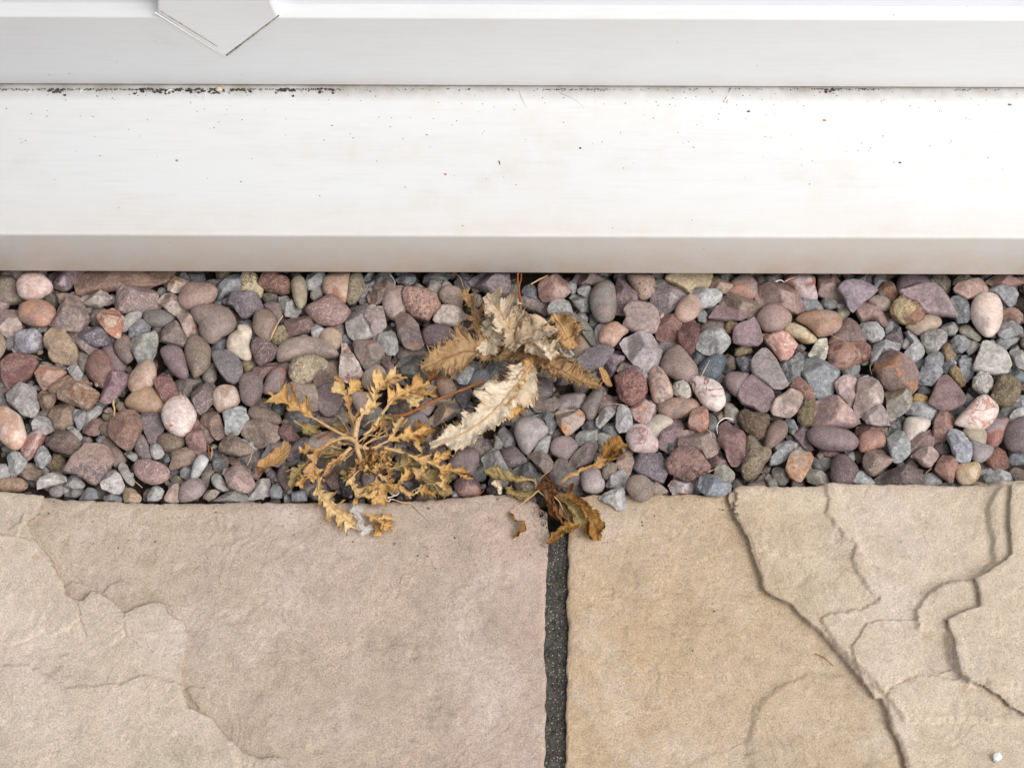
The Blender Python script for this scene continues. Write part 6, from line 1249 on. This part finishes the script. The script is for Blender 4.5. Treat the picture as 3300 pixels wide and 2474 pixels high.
# --- brown dandelion at the joint
dc = on_z(*pix('X', 98, 73), .004)
dn = tag(empty('dead_dandelion', dc), 'shrivelled brown dandelion with twisted leaves at the top of the paving joint', 'dead weed')
for k, (s, z, w, m, lo, d, pet, pr) in enumerate([
    ('90,76 88,68 80,65 68,66 56,63 44,60 34,58 25,57', [4, 6, 6, 5, 5, 5], 5.2, 'olive', 3, .2, .1, [.1, .2, .5, .7, .9, 1, .9, .3]),
    ('40,62 40,70 42,78 46,83', [5, 3, 0], 3.2, 'pale', 2, .3, 0, [.5, 1, .9, .3]), ('90,80 80,86 68,86 58,82 55,74', [2, 0, -1, 0, 2], 4.4, 'olive', 2, .15, 0, [.3, .8, 1, .9, .4]),
    ('57,104 60,112 66,117 72,121 73,128 68,135 60,141', [3, 4, 4, 4, 3, 2], 3.0, 'amber', 4, .3, 0, [.6, 1, .6, .7, 1, 1, .7]),
    ('104,78 107,90 112,102 118,112 124,122', [7, 8, 7, 5, 4], 3.2, 'rust', 2, .25, 0, [.5, .9, 1, .8, .2]), ('106,80 110,96 112,108 118,118', [5, 5, 4, 3], 3.4, 'rust', 2, .3, 0, None),
    ('146,122 136,126 126,130 114,138 103,147', [4, 4, 3, 2, 2], 3.4, 'amber', 4, .25, 0, [.4, .9, 1, 1, .4]),
    ('117,87 130,89 144,95 154,106 162,118 167,130 168,142', [7, 8, 7, 6, 5, 4], 5.4, 'amber', 5, .22, .05, [.2, .6, .9, 1, 1, 1, .7]),
    ('116,88 126,94 136,104 144,115 148,124', [5, 6, 6, 5, 4], 5.0, 'olive', 2, .2, .05, [.2, .7, 1, .9, .6]), ('120,92 124,104 130,114 138,122', [4, 3, 3, 3], 4.4, 'brown', 2, .2, 0, None), ('150,118 156,128 160,136 166,140', [4, 4, 3], 4.2, 'amber', 3, .2, 0, [.5, 1, 1, .6]),
    ('92,72 98,67 104,66 110,70', [6, 8, 8, 6], 3.4, 'rust', 3, .4, 0, None), ('90,78 96,72 104,74 110,80', [5, 7, 8, 6], 3.4, 'rust', 3, .5, 0, None), ('108,70 112,74 110,82 104,80', [7, 8, 7, 6], 3.0, 'rust', 3, .4, 0, None),
    ('118,78 124,76 130,78 134,86', [6, 7, 7, 4], 2.4, 'rust', 2, .3, 0, [.5, 1, 1, .5]), ('118,78 116,86 120,90', [5, 4, 3], 2.4, 'rust', 2, .3, 0, None),
    ('122,70 130,62 142,56 156,50 170,45 182,40', [5, 7, 8, 8, 7], 1.9, 'tan', 0, .2, 0, [.3, .5, .7, .8, 1, 1, 1]), ('172,44 178,37 182,28 190,22 200,17', [6, 7, 7, 6], 5.6, 'amber', 3, .15, 0, [.6, 1, 1, .95, .9, .6]), ('176,44 188,40 194,34 198,26', [5, 5, 5], 4.2, 'amber', 2, .2, 0, None)]):
    leaf(dn, 'X', s, z, w, m, lo, d+.1, pet, .2, 2.2, .25, 600+k, prof=pr, rib=(w > 3.1), curl=1.5)
for s, z, r0, r1 in (('93,79 82,88 70,97 58,104', [5, 6, 5, 3], .4, .35), ('93,80 100,86 104,92', [5, 6, 5], .4, .3), ('112,86 120,94 124,104', [6, 6, 5], .5, .35), ('116,86 130,90 142,97', [7, 7, 6], .4, .3), ('88,64 90,70 92,76', [6, 6, 5], .3, .3), ('94,66 102,58 108,54', [4, 4, 4], .25, .15)): stalk(dn, 'X', s, z, r0, r1, stem_m)
stalk(dn, 'X', '94,76 100,73 106,74', [3, 5, 5], 2.4, 1.6, LM['rust'], 'crown')
# --- loose bits
q = stalk(None, 'Y', '120,50 132,48 144,46 158,40 172,33 186,27 202,21 219,14', [7, 8, 8, 8, 8, 8, 8], 1.1, .75, red_m, 'dry_stalk'); tag(q, 'reddish brown straight stalk lying between the yellow weed and the thistle', 'stalk')
q = stalk(None, 'Y', '60,69 68,65 76,61 84,57', [3, 4, 4, 4], .7, .5, red_m, 'dry_stalk'); tag(q, 'short reddish stalk under the left arm of the yellow weed', 'stalk')
q = leaf(None, 'D', '146,112 150,104 158,98 168,93 172,84 170,79', [5, 5, 5, 5, 5], 6.8, 'tan', 2, .2, 0, .1, 1.0, .15, 801, prof=[.45, .8, .6, .8, 1, 1, .7], name='dead_leaf', rib=False); tag(q, 'flat tan dead leaf with a dark burnt tip beside the yellow weed', 'dead leaf')
q = leaf(None, 'D', '142,115 146,110 150,106', [6, 6, 6], 2.6, 'rust', 3, .4, 0, .3, 1.2, .3, 802, name='dead_leaf', rib=False); tag(q, 'scorched dark brown leaf scrap at the burnt leaf tip', 'dead leaf')
q = leaf(None, 'G', '152,128 156,136 160,145 166,152', [2, 3, 3], 2.3, 'tan', 0, .2, 0, .06, .7, .6, 803, prof=[.8, 1, .8, .3], name='dead_leaf'); tag(q, 'small curled orange leaf beside the dark purple slate', 'dead leaf')
q = stalk(None, 'Z', '94,-1 94,8 95,16 97,26', [16, 12, 9, 8], .45, .6, red_m, 'twig'); tag(q, 'thin upright brown twig rising in front of the sill', 'twig')
v2 = stalk(q, 'Z', '97,0 97,6 95,12 94,20', [15, 12, 10, 8], .3, .35, red_m, 'side_twig')
q = stalk(None, 'Z', '106,10 112,7 118,4 122,2', [2, 2, 2], .5, .3, stem_m, 'straw'); tag(q, 'short straw leaning against the pink pyramid stone', 'straw')
for t, s, z, r, m, lab in (('C', '159,92 163,82 168,72 174,62', [2, 3, 3], .55, stem_m, 'tan straw stub between the brown egg and an ochre lump'), ('I', '62,141 66,134 70,126 74,118', [3, 4, 4], .4, fuzz_m, 'cream straw across the dark teal pebble'),
                           ('D', '97,88 102,94 108,100 114,104', [1, 2, 2], .38, red_m, 'thin brown needle over the dusty mauve block'), ('D', '135,87 133,94 130,100 128,103', [3, 3, 2], .3, fuzz_m, 'curved pale needle beside the arrowhead stone'),
                           ('D', '79,77 80,84 80,92', [0, 1, 1], .5, red_m, 'short red needle by the shiny bean pebble'), ('D', '84,80 84,88 82,95', [1, 1, 1], .35, stem_m, 'short straw needle touching the shiny bean pebble'), ('B', '151,21 152,28 153,34 152,42', [0, 1, 1], .7, stem_m, 'bent yellow straw above the heart shaped stone'),
                           ('K', '8,66 14,74 24,78 32,83', [1, 2, 2], .2, stem_m, 'fine curved stem over the chestnut brown pebble'), ('K', '39,105 37,111 36,118', [2, 3, 3], .2, stem_m, 'short fine stem above the frosted pink stone'), ('K', '58,104 55,108 57,116', [0, 1, 1], .2, stem_m, 'curled fine stem beside the large brown mauve stone'),
                           ('J', '72,111 78,108 84,106', [2, 2, 2], .3, stem_m, 'short yellow straw by the wrinkled pink boulder'), ('J', '104,44 98,42 92,43 86,47 83,54 84,62', [2, 3, 3, 2], .35, webm, 'curled white thread on the tall dusky red stone'), ('J', '42,16 54,8 64,-1 72,-4', [4, 5, 6], .13, red_m, 'fine brown hair across the white veined stone'),
                           ('J', '71,57 75,60 76,66', [2, 3, 2], .2, webm, 'tiny white thread beside the rust egg shaped stone'), ('U', '59,99 64,101 70,106', [.5, .5, .5], .3, red_m, 'thin brown needle at the foot of the slab ledge'),
                           ('L', '41,5 42,12 40,20', [4, 5, 5], .15, red_m, 'hair between the frosted pink and chunky brown blocks'), ('L', '121,90 116,95 112,99', [2, 2, 2], .2, stem_m, 'short pale stem by the red brown blade stone'), ('H', '170,24 178,25 186,27', [1, 2, 2], .25, stem_m, 'fine stem above the upright speckled limestone'),
                           ('F', '208,138 214,140 221,134', [3, 3, 4], .4, red_m, 'curled brown stem over the maroon dome pebble'), ('A', '40,118 46,119 52,122 56,124', [-4, -3, -3], .2, stem_m, 'thin pale root above the dark red slab stone'),
                           ('E', '170,44 176,38 184,36 190,34', [5, 6, 5], .12, hairm, 'dark hair over the round fawn pebble'), ('E', '168,36 172,40 180,41 190,38', [5, 6, 5], .12, hairm, 'second dark hair crossing the round fawn pebble'), ('E', '101,9 105,14 108,20 107,26', [0, 1, 1], .2, webm, 'pale thread by the brown capped stone under the sill'),
                           ('E', '187,9 192,16 194,24 198,29', [0, 2, 3], .25, stem_m, 'bent straw behind the thistle at the sill'), ('I', '170,19 176,15 184,13', [0, 1, 1], .2, webm, 'web thread above the spotted white pebble'), ('I', '158,19 164,17 169,20', [0, 1, 0], .4, webm, 'white web tuft above the long rose brown wedge'),
                           ('Y', '149,120 160,114 170,112 175,118 176,125', [6, 7, 7, 6], .12, webm, 'long pale hair looping over the olive leaf'), ('Y', '150,133 160,142 168,150', [.6, .6, .6], .12, hairm, 'dark hair on the pinkish slab below the weed'), ('B', '190,137 184,132 179,127', [-3, -3, -3], .3, stem_m, 'bent straw near the pink granite egg')):
    if t == 'U': s = ' '.join('%g,%g' % (float(a.split(',')[0]), float(a.split(',')[1])) for a in s.split())
    q = stalk(None, t, s, z, r, r*.5, m, {True: 'thread', False: 'straw'}[m in (webm, hairm)]); tag(q, lab, 'thread' if m in (webm, hairm) else 'straw')
# white down caught on the lowest leaf
fl = tag(empty('down_tuft', on_z(*pix('Y', 100, 142), .006)), 'tuft of white down caught on the lowest yellow leaf', 'down')
for nm, pl_ in (('clump', ('92,138 97,135 102,138', '96,141 100,145 101,150', '97,148 101,153 106,156', '103,158 107,156 110,154')),):
    for s0 in pl_:
        Vs, Fs, off = [], [], 0
        for k in range(30):
            P2 = [(x+random.gauss(0, 1.7), y+random.gauss(0, 1.9)) for x, y in pts(s0)]; zz = [5.5+random.gauss(0, 1) for _ in P2]
            C = catmull(np.array([on_z(*pix('Y', x, y), q/1000) for (x, y), q in zip(P2, zz)]), 9); vt, ft = tube_vf(C, .00011, 3, off); Vs.append(vt); Fs.append(ft); off += len(vt)
        q = mesh_obj('clump', np.concatenate(Vs), np.concatenate(Fs), webm, fl); q['kind'] = 'stuff'
fl = tag(empty('cobweb_knot', on_z(*pix('Y', 126, 126), .005)), 'white branching web thread at the edge of the left slab', 'cobweb')
for s in ('117,128 122,127 125,124 127,118', '124,127 128,129 130,127', '126,125 132,124 138,121', '130,121 135,123 139,119'): stalk(fl, 'Y', s, [5, 5, 5], .35, .2, webm, 'thread')
# white paint chip and pale dot on the right slab
V = [on_z(*pix('U', x, y), .0105) for x, y in ((163.8, 157.4), (167.2, 156.6), (168.8, 159.2), (166.2, 161.8), (164.2, 160.4))]; V = [(p[0], p[1], p[2]) for p in V]; lo = [(p[0], p[1], p[2]-.003) for p in V]; ap = tuple(np.mean(V, 0)+np.array([0, 0, .001]))
q = mesh_obj('quartz_chip', V+lo+[ap], [(i, (i+1) % 5, 10) for i in range(5)]+[(i, i+5, (i+1) % 5+5, (i+1) % 5) for i in range(5)], NT('white_chip').done(lin('f2f2f0'), .4), smooth=False); tag(q, 'small bright white chip lying on the tan slab corner', 'chip')
# black moss on the chipped corner
Vm, Fm = [], []
for k in range(420):
    a_ = random.random()*6.28; c_ = random.choice(((96, 112), (92, 131), (97, 121))); t_ = abs(random.gauss(0, 5)); a_ = round(a_*1.6)/1.6+random.gauss(0, .12); x = c_[0]+t_*.75*math.cos(a_); y = c_[1]+t_*math.sin(a_); q = on_z(*pix('X', x, y), -.003); crumb((q[0], q[1], -.0034+random.uniform(0, .0004)), random.uniform(.00012, .00034), Vm, Fm, (1.2, 1.2, .5))
tag(mesh_obj('black_lichen', Vm, Fm, NT('black_lichen').done(lin('1c1a18'), .95), smooth=False), kind='stuff')
